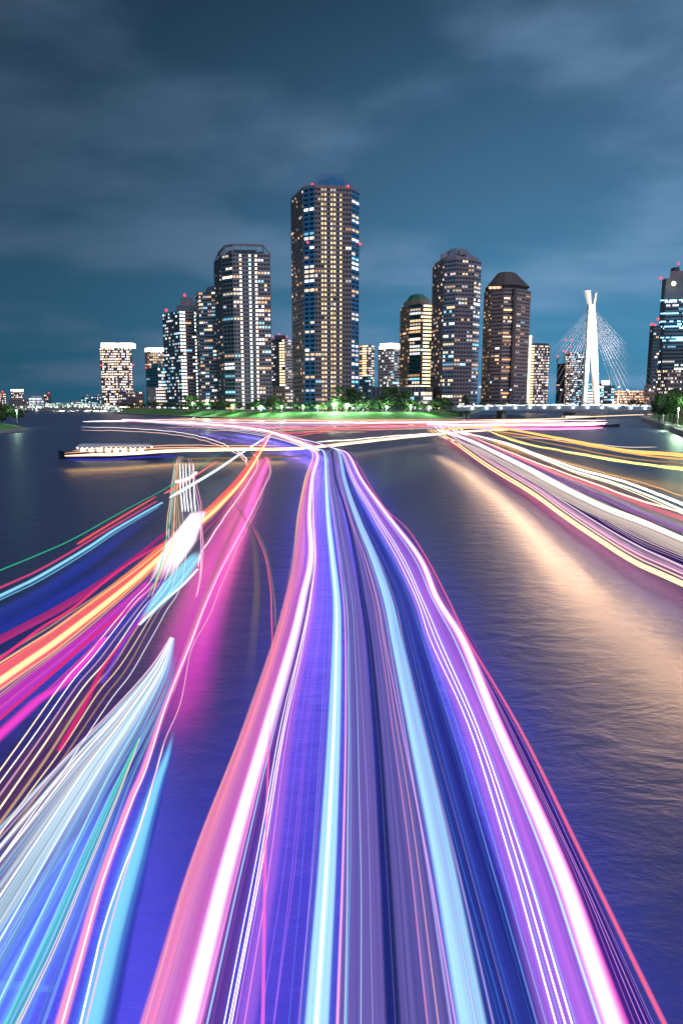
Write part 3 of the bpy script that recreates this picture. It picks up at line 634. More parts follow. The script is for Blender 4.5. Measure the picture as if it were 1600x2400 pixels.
for i, (px, D, sc) in enumerate(spots):
    sp = [s_ for s_ in SPANS if s_[0] <= px < s_[1]] or [SPANS[-1]]; k_ = sp[0][2]; cnt[k_] = cnt.get(k_, 0) + 1
    tree(X(px, D), D, 4.6, TP_[i % 4], sc, 'far bank tree, %s from left before %s' % (ORD[cnt[k_] - 1], k_), 'trees along the far bank', i)
tree(X(1090, 520), 520, 4.8, TP_[4], 1.1, 'narrow dark cypress like tree at the left bridge end', None, 77)
for i, (px, D, sc) in enumerate(((1130, 560, .8), (1150, 560, .7), (1178, 565, .8), (1205, 565, .75), (1228, 560, .8), (1262, 600, .75), (1278, 600, .7), (1483, 640, 1.1), (1500, 620, .9))):
    tree(X(px, D), D, 4, TP_[i % 4], sc, 'tree seen over the right bridge railing, %s from the left' % ORD[i], 'trees behind the right bridge', 100 + i)
for i, (px, D, sc) in enumerate(((1546, 300, .95), (1560, 285, 1.2), (1580, 262, 1.15), (1597, 250, 1.3), (1572, 330, 1.25), (1600, 310, 1.4), (1625, 240, 1.2), (1650, 230, 1.3))):
    tree(X(px, D), D, 2.4, TN_[i % 3], sc, 'round tree on the right bank, %s counting from the river side' % ORD[i], 'trees on the right bank', 200 + i)
for i, (px, D, sc) in enumerate(((8, 300, .75), (27, 305, .7), (42, 315, .6), (-12, 280, .9), (2, 262, .55))):
    tree(X(px, D), D, 2.0, TN_[i % 3], sc, 'dark tree on the left bank, %s counting from the front' % ORD[i], 'trees on the left bank', 300 + i)
# lamps of the near banks
for i, (px, D, h, e) in enumerate(((1556, 272, 6, 9000), (1590, 236, 6, 9000), (1625, 215, 6, 6000))):
    lamp_post(X(px, D), D, 2.2, h, 'path lamp under the trees of the right bank, %s from the left' % ORD[i], m_lamp, e, (.66, 1, .62), 'lamps on the right bank', .3)
lamp_post(X(38, 296), 296, 2, 5, 'small lamp under the trees of the left bank', m_lamp, 3500, (.6, 1, .72), None, .4)
# railing of the right bank
RL = empty('railing', offr(.7, 1.9)[3], 'grey steel railing along the right bank path', 'railing')
q = MB(); pr = offr(.7, 1.9)
for a, c in zip(pr[:-1], pr[1:]):
    nn_ = max(2, int((c - a).length / 2.5))
    for i in range(nn_):
        p = a.lerp(c, i / nn_); q.box((p.x, p.y, 2.45), (.09, .09, 1.1), m_pole)
    for z in (2.4, 2.7, 2.98): q.beam((a.x, a.y, z), (c.x, c.y, z), .07, .07, m_pole)
q.build('post_and_rail', RL, kind='stuff')

# ================================================================== BOATS AT THE END OF THEIR TRAILS
m_hull = mat('dark_hull_paint', (.03, .04, .09), .35); m_cabin = mat('cabin_wood', (.22, .13, .08), .6, noise=.2, nscale=3)
m_cabw = mat('boat_roof_paint', (.30, .36, .46), .5)
def boat(name, label, c, ang, ln, wd, lightm, eave, roofm):
    o = empty(name, (c[0], c[1], 0), label, 'boat'); R = Matrix.Rotation(ang, 3, 'Z'); O = Vector((c[0], c[1], 0))
    T = lambda x, y, z: O + R @ Vector((x, y, z))
    q = MB(); prof = [(-.5, .55), (-.42, .9), (-.2, 1), (.15, 1), (.36, .8), (.46, .45), (.52, .06)]
    k = 0
    for fx_, fw in prof:
        x_ = fx_ * ln; sh = .35 * max(0, fx_) ** 2 * 6
        q.v += [tuple(T(x_, -fw * wd * .36, -.25)), tuple(T(x_, fw * wd * .36, -.25)), tuple(T(x_, fw * wd / 2, 1.0 + sh)), tuple(T(x_, -fw * wd / 2, 1.0 + sh))]
    for i in range(len(prof) - 1):
        for j in range(4): q.face((i * 4 + j, i * 4 + (j + 1) % 4, (i + 1) * 4 + (j + 1) % 4, (i + 1) * 4 + j), m_hull)
    q.face((3, 2, 1, 0), m_hull); q.face([24 + j for j in range(4)], m_hull); q.build('hull', o)
    q = MB(); q.hexa([T(x, y, z) for z in (1.01, 2.2) for x, y in ((-.36 * ln, -wd * .38), (.28 * ln, -wd * .38), (.28 * ln, wd * .38), (-.36 * ln, wd * .38))], m_cabin); cb_ = q.build('cabin', o)
    nw = int(ln * .64 / 1.5)
    for sd in (-1, 1):
        for i in range(nw):
            x_ = -.36 * ln + (i + .5) * .64 * ln / nw
            q = MB(); q.hexa([T(x_ + dx, sd * wd * .385 + dy, z) for z in (1.35, 2.0) for dx, dy in ((-.5, -.03), (.5, -.03), (.5, .03), (-.5, .03))], lightm); w_ = q.build('cabin_window', cb_); w_.location = (0, 0, 0)
    q = MB(); q.hexa([T(x, y, 2.21) for x, y in ((-.39 * ln, -wd * .46), (.31 * ln, -wd * .46), (.31 * ln, wd * .46), (-.39 * ln, wd * .46))] + [T(x, y, 2.75) for x, y in ((-.36 * ln, -wd * .25), (.28 * ln, -wd * .25), (.28 * ln, wd * .25), (-.36 * ln, wd * .25))], roofm); rf_ = q.build('roof', o)
    for sd in (-1, 1):
        for i in range(int(ln / 1.2)):
            x_ = -.39 * ln + (i + .5) * .7 * ln / int(ln / 1.2)
            q = MB(); q.ball(T(x_, sd * wd * .47, 2.05), .16, eave, 6, 4); w_ = q.build('lantern', rf_); w_.location = (0, 0, 0)
    q = MB(); q.tube([T(-.3 * ln, 0, 2.7), T(-.3 * ln, 0, 4.4)], [.06, .04], m_steel); q.build('mast', o)
    return o
m_lan = mat('lantern_light', (.5, .4, .3), .5, emit=(1, .80, .52), es=7, sample=False); m_lpk = mat('pink_boat_light', (.5, .4, .3), .5, emit=(1, .45, .75), es=6, sample=False)
m_win = mat('boat_window_light', (.5, .4, .3), .5, emit=(1, .88, .72), es=3, sample=False)
p0 = P(262, 1075, 0); boat('houseboat', 'low houseboat hung with cream lanterns at the left end of its trail', (p0.x, p0.y), math.radians(178), 19, 4.2, m_win, m_lan, m_cabw)
p0 = P(1375, 1001, 0); boat('houseboat', 'houseboat with pink lights on the water below the white pylon', (p0.x, p0.y), math.radians(-8), 26, 5, m_lpk, m_lpk, m_hull)
p0 = P(1352, 983, 0); boat('houseboat', 'dark houseboat moored beside the foot of the white pylon', (p0.x, p0.y), math.radians(4), 24, 5, m_win, m_lan, m_hull)

# ================================================================== LIGHT TRAILS
def trail_mat(kind, c1, c2, st, seed, scale=14.0, alpha=1.0, edge=.3, fade=(0, 0)):
    key = ('trail', kind, c1, c2, st, seed, scale, alpha, edge, fade)
    if key in MATS: return MATS[key]
    m = bpy.data.materials.new('trail_light'); MATS[key] = m; m.use_nodes = True
    n = m.node_tree.nodes; l = m.node_tree.links; n.clear()
    out = n.new('ShaderNodeOutputMaterial'); em = n.new('ShaderNodeEmission'); em.inputs[1].default_value = st
    c1 = lin(c1); c2 = lin(c2)
    if kind == 'line':
        em.inputs[0].default_value = (*c1, 1); l.new(em.outputs[0], out.inputs[0]); return m
    uv = n.new('ShaderNodeUVMap'); uv.uv_map = 'UVMap'; sp = n.new('ShaderNodeSeparateXYZ'); l.new(uv.outputs[0], sp.inputs[0])
    def math_(op, a, b_=None, clamp=False):
        q = n.new('ShaderNodeMath'); q.operation = op; q.use_clamp = clamp
        for i, v in enumerate((a, b_)):
            if v is None: continue
            if isinstance(v, (int, float)): q.inputs[i].default_value = v
            else: l.new(v, q.inputs[i])
        return q.outputs[0]
    d = math_('ABSOLUTE', math_('SUBTRACT', math_('MULTIPLY', sp.outputs[0], 2.0), 1.0))      # 0 at the middle, 1 at the rim
    prof = n.new('ShaderNodeMapRange'); prof.interpolation_type = 'SMOOTHSTEP'; prof.inputs[1].default_value = 1.0; prof.inputs[2].default_value = 1.0 - edge; l.new(d, prof.inputs[0])
    cb = n.new('ShaderNodeCombineXYZ'); l.new(math_('MULTIPLY', sp.outputs[0], scale), cb.inputs[0]); l.new(math_('MULTIPLY', sp.outputs[1], .035), cb.inputs[1]); cb.inputs[2].default_value = seed * 7.31
    nz = n.new('ShaderNodeTexNoise'); nz.inputs['Scale'].default_value = 1.0; nz.inputs['Detail'].default_value = 5; nz.inputs['Roughness'].default_value = .65; l.new(cb.outputs[0], nz.inputs[0])
    rp = n.new('ShaderNodeValToRGB'); rp.color_ramp.elements[0].color = (*c1, 1); rp.color_ramp.elements[1].color = (*c2, 1)
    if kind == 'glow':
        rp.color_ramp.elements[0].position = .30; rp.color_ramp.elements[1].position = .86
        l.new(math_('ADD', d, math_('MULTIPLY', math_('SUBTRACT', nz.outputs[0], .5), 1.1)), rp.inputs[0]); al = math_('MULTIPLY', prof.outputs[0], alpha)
    else:
        rp.color_ramp.elements[0].position = .36; rp.color_ramp.elements[1].position = .64; l.new(nz.outputs[0], rp.inputs[0])
        nz2 = n.new('ShaderNodeMapRange'); nz2.inputs[1].default_value = .32; nz2.inputs[2].default_value = .6; nz2.inputs[3].default_value = .55; nz2.inputs[4].default_value = 1.0
        l.new(nz.outputs[0], nz2.inputs[0]); al = math_('MULTIPLY', math_('MULTIPLY', prof.outputs[0], nz2.outputs[0]), alpha)
    l.new(rp.outputs[0], em.inputs[0])
    if fade != (0, 0):
        u2 = n.new('ShaderNodeUVMap'); u2.uv_map = 'Along'; s2 = n.new('ShaderNodeSeparateXYZ'); l.new(u2.outputs[0], s2.inputs[0])
        for k_, fv in enumerate(fade):
            if fv:
                mr = n.new('ShaderNodeMapRange'); mr.interpolation_type = 'SMOOTHSTEP'; mr.inputs[1].default_value = 0.0 if k_ == 0 else 1.0; mr.inputs[2].default_value = fv if k_ == 0 else 1 - fv
                l.new(s2.outputs[0], mr.inputs[0]); al = math_('MULTIPLY', al, mr.outputs[0])
    if kind == 'solid': l.new(em.outputs[0], out.inputs[0]); return m
    tr = n.new('ShaderNodeBsdfTransparent'); ad = n.new('ShaderNodeAddShader')
    # a sheet of light adds to what lies behind it and only partly veils it
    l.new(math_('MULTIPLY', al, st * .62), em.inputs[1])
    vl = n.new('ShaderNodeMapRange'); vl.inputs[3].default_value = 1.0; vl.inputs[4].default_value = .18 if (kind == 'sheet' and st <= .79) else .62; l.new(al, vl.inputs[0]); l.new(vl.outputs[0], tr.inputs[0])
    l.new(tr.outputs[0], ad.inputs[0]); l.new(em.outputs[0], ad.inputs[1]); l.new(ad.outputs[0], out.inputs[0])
    return m
def spline(pts, per):
    o = []
    for i in range(len(pts) - 1):
        a = pts[max(i - 1, 0)]; b_ = pts[i]; c = pts[i + 1]; d = pts[min(i + 2, len(pts) - 1)]
        for k in range(per):
            t = k / per
            o.append(.5 * ((2 * b_) + (c - a) * t + (2 * a - 5 * b_ + 4 * c - d) * t * t + (3 * b_ - a - 3 * c + d) * t ** 3))
    o.append(pts[-1]); return o
ZI = [0]
def strand(root, pts, z, wpx, c1, c2=None, kind='line', st=1.6, ext=(0, 8), wob=0.0, alpha=1.0, edge=.35, scale=12.0, flat=None, name='strand', sampled=True, per=7, taper=(1, 1), fade=(0, 0), under=None):
    """one line of light: pts in photograph pixels, wpx its width in pixels at the near end."""
    ZI[0] += 1; z = z + (ZI[0] % 9) * .012
    wp = [P(x, y, z) for x, y in pts]
    dep = min((p - Vector((0, 0, CZ))).dot(Vector((0, CT, -ST))) for p in (wp[0], wp[-1]))
    w = wpx * dep / F
    if ext[0]: wp.insert(0, wp[0] + (wp[0] - wp[1]).normalized() * ext[0])
    if ext[1]: wp.append(wp[-1] + (wp[-1] - wp[-2]).normalized() * ext[1])
    sp = spline(wp, per); rnd = random.Random(ZI[0])
    if wob:
        ph = [rnd.random() * 6 for _ in range(4)]; dist = 0.0
        for i, p in enumerate(sp):
            if i: dist += (sp[i] - sp[i - 1]).length
            p.z += wob * (math.sin(dist * .45 + ph[0]) + .6 * math.sin(dist * 1.13 + ph[1])) * .5
            p.x += wob * (math.sin(dist * .32 + ph[2]) + .5 * math.sin(dist * .9 + ph[3])) * .6
    ms = trail_mat(kind, c1, c2 or c1, st, ZI[0], scale, alpha, edge, fade)
    if not sampled: ms.cycles.emission_sampling = 'NONE'
    V = []; Fc = []; UVs = []; dist = 0.0
    if kind == 'line': NC = 8; ring = [(math.cos(2 * math.pi * j / NC) * w / 2, math.sin(2 * math.pi * j / NC) * w / 2) for j in range(NC)]
    else:
        th = flat if flat else min(.05, w * .2); NC = 2; ring = [(-w / 2, 0), (w / 2, 0)]
        ring = [(-w / 2, -th / 2), (w / 2, -th / 2), (w / 2, th / 2), (-w / 2, th / 2)]; NC = 4
    us = [.0, 1., 1., .0]
    for i, p in enumerate(sp):
        t = sp[min(i + 1, len(sp) - 1)] - sp[max(i - 1, 0)]; t.normalize(); sd = t.cross(Vector((0, 0, 1))).normalized(); up = sd.cross(t)
        if i: dist += (sp[i] - sp[i - 1]).length
        f_ = i / (len(sp) - 1); tp = taper[0] + (1 - taper[0]) * min(1, f_ / .5); tp *= taper[1] + (1 - taper[1]) * min(1, (1 - f_) / .5)
        for j, (a, c) in enumerate(ring):
            if kind == 'line':
                e_ = min(1, .25 + min(f_ if not ext[0] else 1, (1 - f_) if not ext[1] else 1) / .12); a *= e_; c *= e_
            else: a *= tp
            V.append(tuple(p + sd * a + up * c)); UVs.append((us[j % 4], dist, f_))
    for i in range(len(sp) - 1):
        for j in range(NC): Fc.append((i * NC + j, i * NC + (j + 1) % NC, (i + 1) * NC + (j + 1) % NC, (i + 1) * NC + j))
    Fc.append(tuple(range(NC))[::-1]); Fc.append(tuple((len(sp) - 1) * NC + j for j in range(NC)))
    me = bpy.data.meshes.new(name); me.from_pydata(V, [], Fc); me.materials.append(ms)
    ul = me.uv_layers.new(name='UVMap')
    for lp in me.loops: ul.data[lp.index].uv = UVs[lp.vertex_index][:2]
    if fade != (0, 0):
        u2 = me.uv_layers.new(name='Along')
        for lp in me.loops: u2.data[lp.index].uv = (UVs[lp.vertex_index][2], 0)
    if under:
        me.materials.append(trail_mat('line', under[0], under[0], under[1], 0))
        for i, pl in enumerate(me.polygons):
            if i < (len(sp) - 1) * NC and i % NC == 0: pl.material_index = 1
    if kind == 'line': me.polygons.foreach_set('use_smooth', [True] * len(me.polygons))
    o = bpy.data.objects.new(name, me); COL.objects.link(o)
    if root is not None: o.parent = root; o.location = -root.location
    return o
def trail(label, px, y, group='coloured light trails over the river'):
    return empty('light_trail', P(px, y, 0), label, 'light trail', group)
def hull(t, pts, z, wpx, top, st, glow, gst, ext=(0, 8), **k):
    # added strip, no boat hull: dim on top, unseen bright underside colours the water
    return strand(t, pts, z, wpx, top, tuple(int(v * .75) for v in top), 'solid', st, ext=ext, scale=9, flat=.12, under=(glow, gst * (2.5 if glow[2] == 255 else 1.0)), name='added_underlight', **k)
WH = (255, 250, 255); CYAN = (150, 225, 250); PINK = (255, 110, 190); MAG = (225, 60, 190); PUR = (176, 106, 214); LAV = (140, 120, 205); SAL = (255, 150, 140); ORG = (255, 120, 50); YEL = (255, 225, 110); CRM = (255, 226, 180); RED = (255, 60, 70); BLU = (50, 70, 200); DBL = (36, 48, 150); GRN = (40, 190, 130); LBL = (110, 170, 235); GLD = (235, 190, 90); VIO = (88, 62, 170)
ROWS = [1062, 1120, 1200, 1300, 1400, 1500, 1700, 2000, 2400]
def rows(xs, pre=()): return list(pre) + list(zip(xs, ROWS))
def mixx(a, b_, k): return [p + (q - p) * k for p, q in zip(a, b_)]
cL = [730, 714, 698, 686, 663, 635, 566, 449, 326]
cW = [741, 731, 725, 729, 709, 686, 628, 541, 439]
cP = [746, 737, 737, 742, 735, 719, 679, 640, 575]
cC = [760, 764, 768, 778, 788, 789, 783, 768, 742]
cD = [778, 786, 810, 832, 849, 864, 882, 901, 921]
cS = [794, 806, 832, 873, 907, 929, 971, 1034, 1106]
cB = [800, 811, 843, 892, 936, 960, 1010, 1090, 1200]
cQ = [802, 827, 875, 936, 984, 1024, 1111, 1212, 1330]
cT = [813, 845, 902, 978, 1022, 1083, 1165, 1297, 1437]
cU = [824, 860, 912, 990, 1047, 1096, 1213, 1361, 1556]
PRE_L = ((470, 1000), (560, 1012), (640, 1026), (700, 1043)); PRE_C = ((400, 991), (520, 998), (614, 1008), (691, 1032), (742, 1050)); PRE_R = ((560, 1003), (650, 1016), (720, 1032), (775, 1048))
HI = 2.6
# --- 1 salmon and white trail
t = trail('broad salmon and white light trail curving down the left of the centre', 439, 2400)
strand(t, rows([a + 12 for a in cL][:1] + [a + 4 + 14 * i / 8 for i, a in enumerate(cL)][1:], PRE_L), HI, 40, (255, 164, 140), (240, 96, 165), 'sheet', .95, scale=13, edge=.4)
strand(t, rows(mixx(cL, cW, .5), PRE_L), HI - .3, 66, (225, 80, 190), (255, 160, 170), 'sheet', .9, scale=16, edge=.3, alpha=.9)
strand(t, rows(cW, PRE_L), HI + .2, 78, (255, 240, 250), (245, 120, 215), 'glow', 1.3, edge=.8)
strand(t, [(x, y) for x, y in rows([a + 2 for a in cL], PRE_L)][:9], HI + .1, 9, YEL, (255, 160, 60), 'glow', 1.5, ext=(0, 0), edge=.6, fade=(.1, .5))
strand(t, rows(mixx(cW, cP, .34), PRE_L), HI + .1, 5, (160, 200, 255), st=1.1)
strand(t, rows(mixx(cW, cP, .42), PRE_L), HI, 60, PUR, (90, 60, 180), 'sheet', .75, scale=9, edge=.5, alpha=.8)
strand(t, rows(cP, PRE_L), HI - .1, 62, (190, 110, 215), (150, 90, 205), 'sheet', .8, scale=5, edge=.7, alpha=.85)
for k_ in (.62, .70, .79): strand(t, rows(mixx(cW, cP, k_), PRE_L), HI + .25, 3.2, WH, st=1.5, wob=.02)
strand(t, [(640, 1560), (632, 1700), (622, 2000), (616, 2400)], HI + .3, 11, (255, 90, 170), (210, 130, 220), 'glow', 1.0, ext=(0, 8), edge=.6, fade=(.4, 0))
hull(t, rows(cW, PRE_L), HI - .4, 24, (255, 190, 230), .9, (140, 100, 255), 30)
strand(t, rows(cW, PRE_L), HI - .2, 190, (235, 110, 215), (150, 80, 215), 'glow', .5, edge=1.0)  # wide faint ribbon put in as a soft halo around the white band
# --- 2 cyan and lavender trail
t = TR_MID = trail('pale cyan and lavender light trail down the middle of the river', 742, 2400)
strand(t, rows(cC, PRE_C), HI + .1, 62, (190, 235, 255), (110, 170, 235), 'sheet', 1.25, scale=11, edge=.25)
strand(t, rows([a - 1 for a in cC], PRE_C), HI + .2, 14, WH, CYAN, 'glow', 1.4, edge=.6)
strand(t, rows([a - 38 * i / 8 - 2 for i, a in enumerate(cC)], PRE_C), HI, 2.2, (150, 170, 250), st=.9)
strand(t, rows([a - 62 * i / 8 - 3 for i, a in enumerate(cC)], PRE_C), HI, 1.6, (120, 150, 250), st=.8)
strand(t, rows(mixx(cC, cD, .27), PRE_C), HI + .15, 11, (255, 170, 205), (180, 130, 220), 'glow', 1.1, edge=.6)
strand(t, rows(mixx(cC, cD, .60), PRE_C), HI - .1, 128, (170, 136, 220), (104, 110, 215), 'sheet', .78, scale=15, edge=.2, alpha=.95)
strand(t, rows(cD, PRE_R), HI, 46, (30, 50, 135), (44, 60, 150), 'sheet', .6, scale=3, edge=.5)
strand(t, rows(mixx(cD, cS, .40), PRE_R), HI - .2, 150, (160, 146, 215), (104, 98, 198), 'sheet', .76, scale=12, edge=.16, alpha=.95)
for k_, c_ in ((.20, LBL), (.36, (150, 140, 220)), (.72, (230, 150, 215)), (.78, (230, 170, 210))): strand(t, rows(mixx(cC, cS, k_), PRE_R), HI + .1, 4, c_, st=.9, wob=.015)
hull(t, rows(cC, PRE_C), HI - .4, 36, (170, 215, 250), .9, (110, 90, 255), 15)
strand(t, rows(cC, PRE_C), HI - .2, 130, (120, 170, 245), (80, 90, 230), 'glow', .45, edge=1.0)  # halo of the cyan band, drawn as a broad faint ribbon
# --- 3 cyan and blue trail
t = trail('ice blue light band with deep blue sheet right of the middle', 1106, 2400)
strand(t, rows(cS, PRE_R), HI + .1, 78, (190, 236, 255), (96, 160, 235), 'sheet', 1.2, scale=13, edge=.35)
strand(t, rows([a - 9 - 30 * i / 8 for i, a in enumerate(cS)], PRE_R), HI + .2, 7, (235, 160, 225), (160, 130, 220), 'glow', 1.0, edge=.6)
strand(t, rows(cB, PRE_R), HI - .15, 205, (52, 88, 205), (36, 44, 150), 'sheet', .7, scale=18, edge=.35, alpha=.95)
for k_, w_ in ((-.22, 2), (-.13, 4), (.02, 1.6), (.08, 2.6), (.36, 1.5), (.44, 3)): strand(t, rows(mixx(cB, cQ, k_), PRE_R), HI, w_, (70, 120, 225), st=.7)
hull(t, rows(cS, PRE_R), HI - .4, 46, (170, 215, 250), .9, (100, 90, 255), 14)
strand(t, rows(cS, PRE_R), HI - .2, 170, (120, 170, 245), (70, 80, 225), 'glow', .45, edge=1.0)  # broad ribbon imitating the soft glow around the ice blue band
# --- 4 magenta trail
t = trail('magenta and white light trail sweeping to the lower right corner', 1437, 2400)
strand(t, rows(cQ, PRE_R), HI, 165, (210, 126, 232), (140, 84, 204), 'sheet', .9, scale=18, edge=.6)
for k_ in (-.26, -.06, .10): strand(t, rows(mixx(cQ, cT, k_), PRE_R), HI + .25, 4.6, WH, st=1.8, wob=.012)
strand(t, rows(mixx(cQ, cT, .55), PRE_R), HI - .05, 96, (190, 106, 224), (112, 64, 186), 'sheet', .82, scale=15, edge=.4)
strand(t, rows(mixx(cQ, cT, .70), PRE_R), HI + .2, 11, (170, 215, 255), (150, 160, 250), 'glow', 1.3, edge=.6)
strand(t, rows(cT, PRE_R), HI + .3, 74, (255, 240, 250), (250, 110, 215), 'glow', 1.35, edge=.8)
strand(t, rows(mixx(cT, cU, .45), PRE_R), HI - .1, 84, (104, 44, 170), (40, 40, 170), 'sheet', .65, scale=10, edge=.35, alpha=.9)
strand(t, rows(mixx(cT, cU, .25), PRE_R), HI, 22, (230, 80, 190), (140, 60, 190), 'glow', .9, edge=.8)
strand(t, [(832, 1079), (890, 1175), (951, 1236), (997, 1305), (1047, 1400), (1096, 1500), (1213, 1700), (1361, 2000), (1556, 2400)], HI + .1, 20, (255, 104, 120), (170, 90, 190), 'glow', .95, edge=.7)
hull(t, rows(cT, PRE_R), HI - .4, 22, (255, 190, 235), .9, (120, 100, 255), 44)
strand(t, rows(cT, PRE_R), HI - .2, 190, (235, 100, 220), (130, 70, 215), 'glow', .5, edge=1.0)  # pink halo shaped as a wide dim ribbon
fr = random.Random(31)
for i in range(44):
    k_ = fr.random(); cs = [cL, cW, cP, cC, cD, cS, cB, cQ, cT, cU]; j_ = min(8, int(k_ * 9)); xs = mixx(cs[j_], cs[j_ + 1], k_ * 9 - j_)
    pal = [(255, 170, 160), (255, 150, 215), (215, 140, 235), (190, 225, 255), (170, 160, 235), (190, 170, 235), (130, 180, 250), (120, 150, 250), (235, 160, 245), (255, 150, 190)][j_]
    strand(t if j_ >= 6 else TR_MID, rows(xs, PRE_L if j_ < 3 else PRE_R), HI + .15, fr.choice((1.6, 2.2, 3, 5, 8)), pal, tuple(int(v * .8) for v in pal), 'glow', fr.uniform(.5, 1.2), edge=.9, wob=.02)
# --- 5 far streams across the river
t = trail('white and pink far light stream crossing the whole river under the bank', 800, 1000)
for pts, wz, c_, st_ in (([(195, 988), (300, 987), (500, 990), (760, 991), (1000, 990), (1230, 987), (1420, 985)], 3.4, (255, 225, 235), 2.0), ([(330, 983), (560, 985), (800, 986), (1050, 988), (1300, 992)], 2.4, (255, 205, 190), 1.5),
                         ([(250, 985), (420, 992), (600, 999), (760, 1004), (900, 1000), (1060, 996), (1290, 996)], 3.2, (255, 130, 160), 1.3), ([(400, 981), (700, 983), (980, 984), (1160, 985)], 1.8, (255, 170, 120), 1.2),
                         ([(620, 1012), (760, 1000), (900, 994), (1030, 993)], 2.2, (255, 120, 110), 1.0), ([(640, 1022), (740, 1010), (860, 1003), (1010, 1000)], 2.0, (255, 90, 90), .9),
                         ([(870, 1000), (1000, 996), (1150, 999), (1250, 1001)], 2.0, GLD, 1.2), ([(1080, 985), (1280, 982), (1420, 975), (1528, 971)], 2.6, (255, 214, 170), 1.7)):
    strand(t, pts, 2.0, wz, c_, st=st_, ext=(0, 0), wob=.06)
fr = random.Random(8)
for i in range(16):
    xa = fr.uniform(330, 700); xb = fr.uniform(760, 1350); ya = fr.uniform(984, 1022); yb = fr.uniform(986, 1014)
    strand(t, [(xa, ya), (xa * .6 + xb * .4, (ya + yb) / 2 + fr.uniform(-5, 7)), (xb, yb)], 2.1, fr.uniform(1.0, 2.0), fr.choice(((255, 190, 190), (255, 150, 130), (255, 225, 190), (230, 190, 240), (255, 120, 140))), st=fr.uniform(.6, 1.1), ext=(0, 0), wob=.08)
t = trail('white light stream bending from the far left shore into the centre', 614, 1008)
for dy, wz, c_, st_ in ((0, 7, WH, 2.4), (-5, 2.5, (255, 130, 150), 1.2), (5, 3, (255, 190, 200), 1.3), (9, 2, (200, 210, 255), 1.2), (-8, 2, (220, 190, 255), 1.0)):
    strand(t, [(285, 983 + dy * .2), (400, 990 + dy * .5), (520, 997 + dy * .8), (614, 1008 + dy), (691, 1032 + dy), (748, 1056 + dy)], HI, wz, c_, st=st_, ext=(0, 0), wob=.05)
# --- 6 houseboat stream
t = trail('long cream light trail drawn by the left houseboat across to the right', 400, 1058)
strand(t, [(152, 1068), (280, 1064), (400, 1057), (534, 1054), (668, 1052), (767, 1045), (900, 1030), (1000, 1020), (1110, 1010), (1230, 1006)], 2.0, 7.5, CRM, st=2.4, ext=(0, 0), wob=.04)
strand(t, [(152, 1062), (260, 1055), (400, 1050), (534, 1049), (680, 1050), (800, 1038), (1000, 1016)], 2.3, 2.6, (255, 180, 130), st=1.5, ext=(0, 0), wob=.10)
strand(t, [(170, 1056), (260, 1047), (380, 1044), (534, 1044), (660, 1045)], 2.6, 1.8, (255, 200, 170), st=1.2, ext=(0, 0), wob=.12)
strand(t, [(155, 1077), (250, 1077), (330, 1072), (420, 1068)], 1.0, 5, (60, 60, 190), st=.8, ext=(0, 0))
strand(t, [(740, 1036), (830, 1030), (930, 1021), (1010, 1016)], 2.4, 2.6, WH, st=1.6, ext=(0, 0), wob=.1)
strand(t, [(430, 1076), (520, 1074), (640, 1071), (720, 1068)], .6, 4, (190, 150, 90), st=.5, ext=(0, 0))
hull(t, [(155, 1072), (280, 1068), (400, 1061), (534, 1058), (668, 1056)], 1.7, 16, (60, 50, 120), .6, (255, 190, 90), 16, ext=(0, 0))  # added underlight for the gold reflection below the houseboat trail
# --- 7 far arc to the left
t = trail('thin wavering white arc of light on the far left water', 430, 1015)
for dy, c_ in ((0, WH), (7, (255, 190, 180))):
    strand(t, [(190, 1001 + dy), (290, 1003 + dy), (405, 1011 + dy), (480, 1026 + dy), (540, 1048 + dy), (572, 1070 + dy), (578, 1085 + dy)], 2.2, 2.4, c_, st=1.5, ext=(0, 0), wob=.16)
# --- 8 white and cyan streak with red lines
t = trail('cyan light streak with red lines leaving at the left edge', 0, 1390)
strand(t, [(0, 1397), (80, 1358), (153, 1316), (215, 1278), (280, 1235), (380, 1178)], 1.8, 20, CYAN, (70, 130, 220), 'glow', 1.2, ext=(14, 0), edge=.6)
strand(t, [(0, 1406), (80, 1368), (153, 1326), (215, 1287), (280, 1243), (372, 1188)], 1.7, 8, (120, 200, 245), (50, 110, 200), 'glow', 1.0, ext=(14, 0), edge=.7)
strand(t, [(0, 1378), (80, 1342), (153, 1302), (255, 1240), (367, 1175)], 2.0, 13, (235, 70, 130), (200, 40, 120), 'glow', 1.0, ext=(14, 0), edge=.7)
strand(t, [(180, 1276), (255, 1230), (367, 1163)], 2.1, 5, (255, 90, 90), st=1.0, ext=(0, 0))
strand(t, [(398, 1166), (450, 1136), (510, 1100), (560, 1066), (600, 1040), (640, 1015)], 2.0, 7, (225, 245, 255), st=2.0, ext=(0, 0))
strand(t, [(385, 1157), (440, 1126), (510, 1080)], 2.1, 4.5, (255, 120, 110), st=1.1, ext=(0, 0))
strand(t, [(0, 1440), (120, 1375), (230, 1300), (330, 1225), (400, 1180)], .5, 96, (44, 66, 185), (30, 44, 150), 'sheet', .9, ext=(14, 0), edge=.8, scale=5, alpha=.75, fade=(0, .5))
t = trail('thin green line of light above the cyan streak on the left', 178, 1260)
strand(t, [(0, 1337), (90, 1300), (178, 1260), (296, 1194), (408, 1133), (510, 1066), (587, 1025)], 2.4, 3.2, (50, 170, 130), st=1.1, ext=(14, 0))
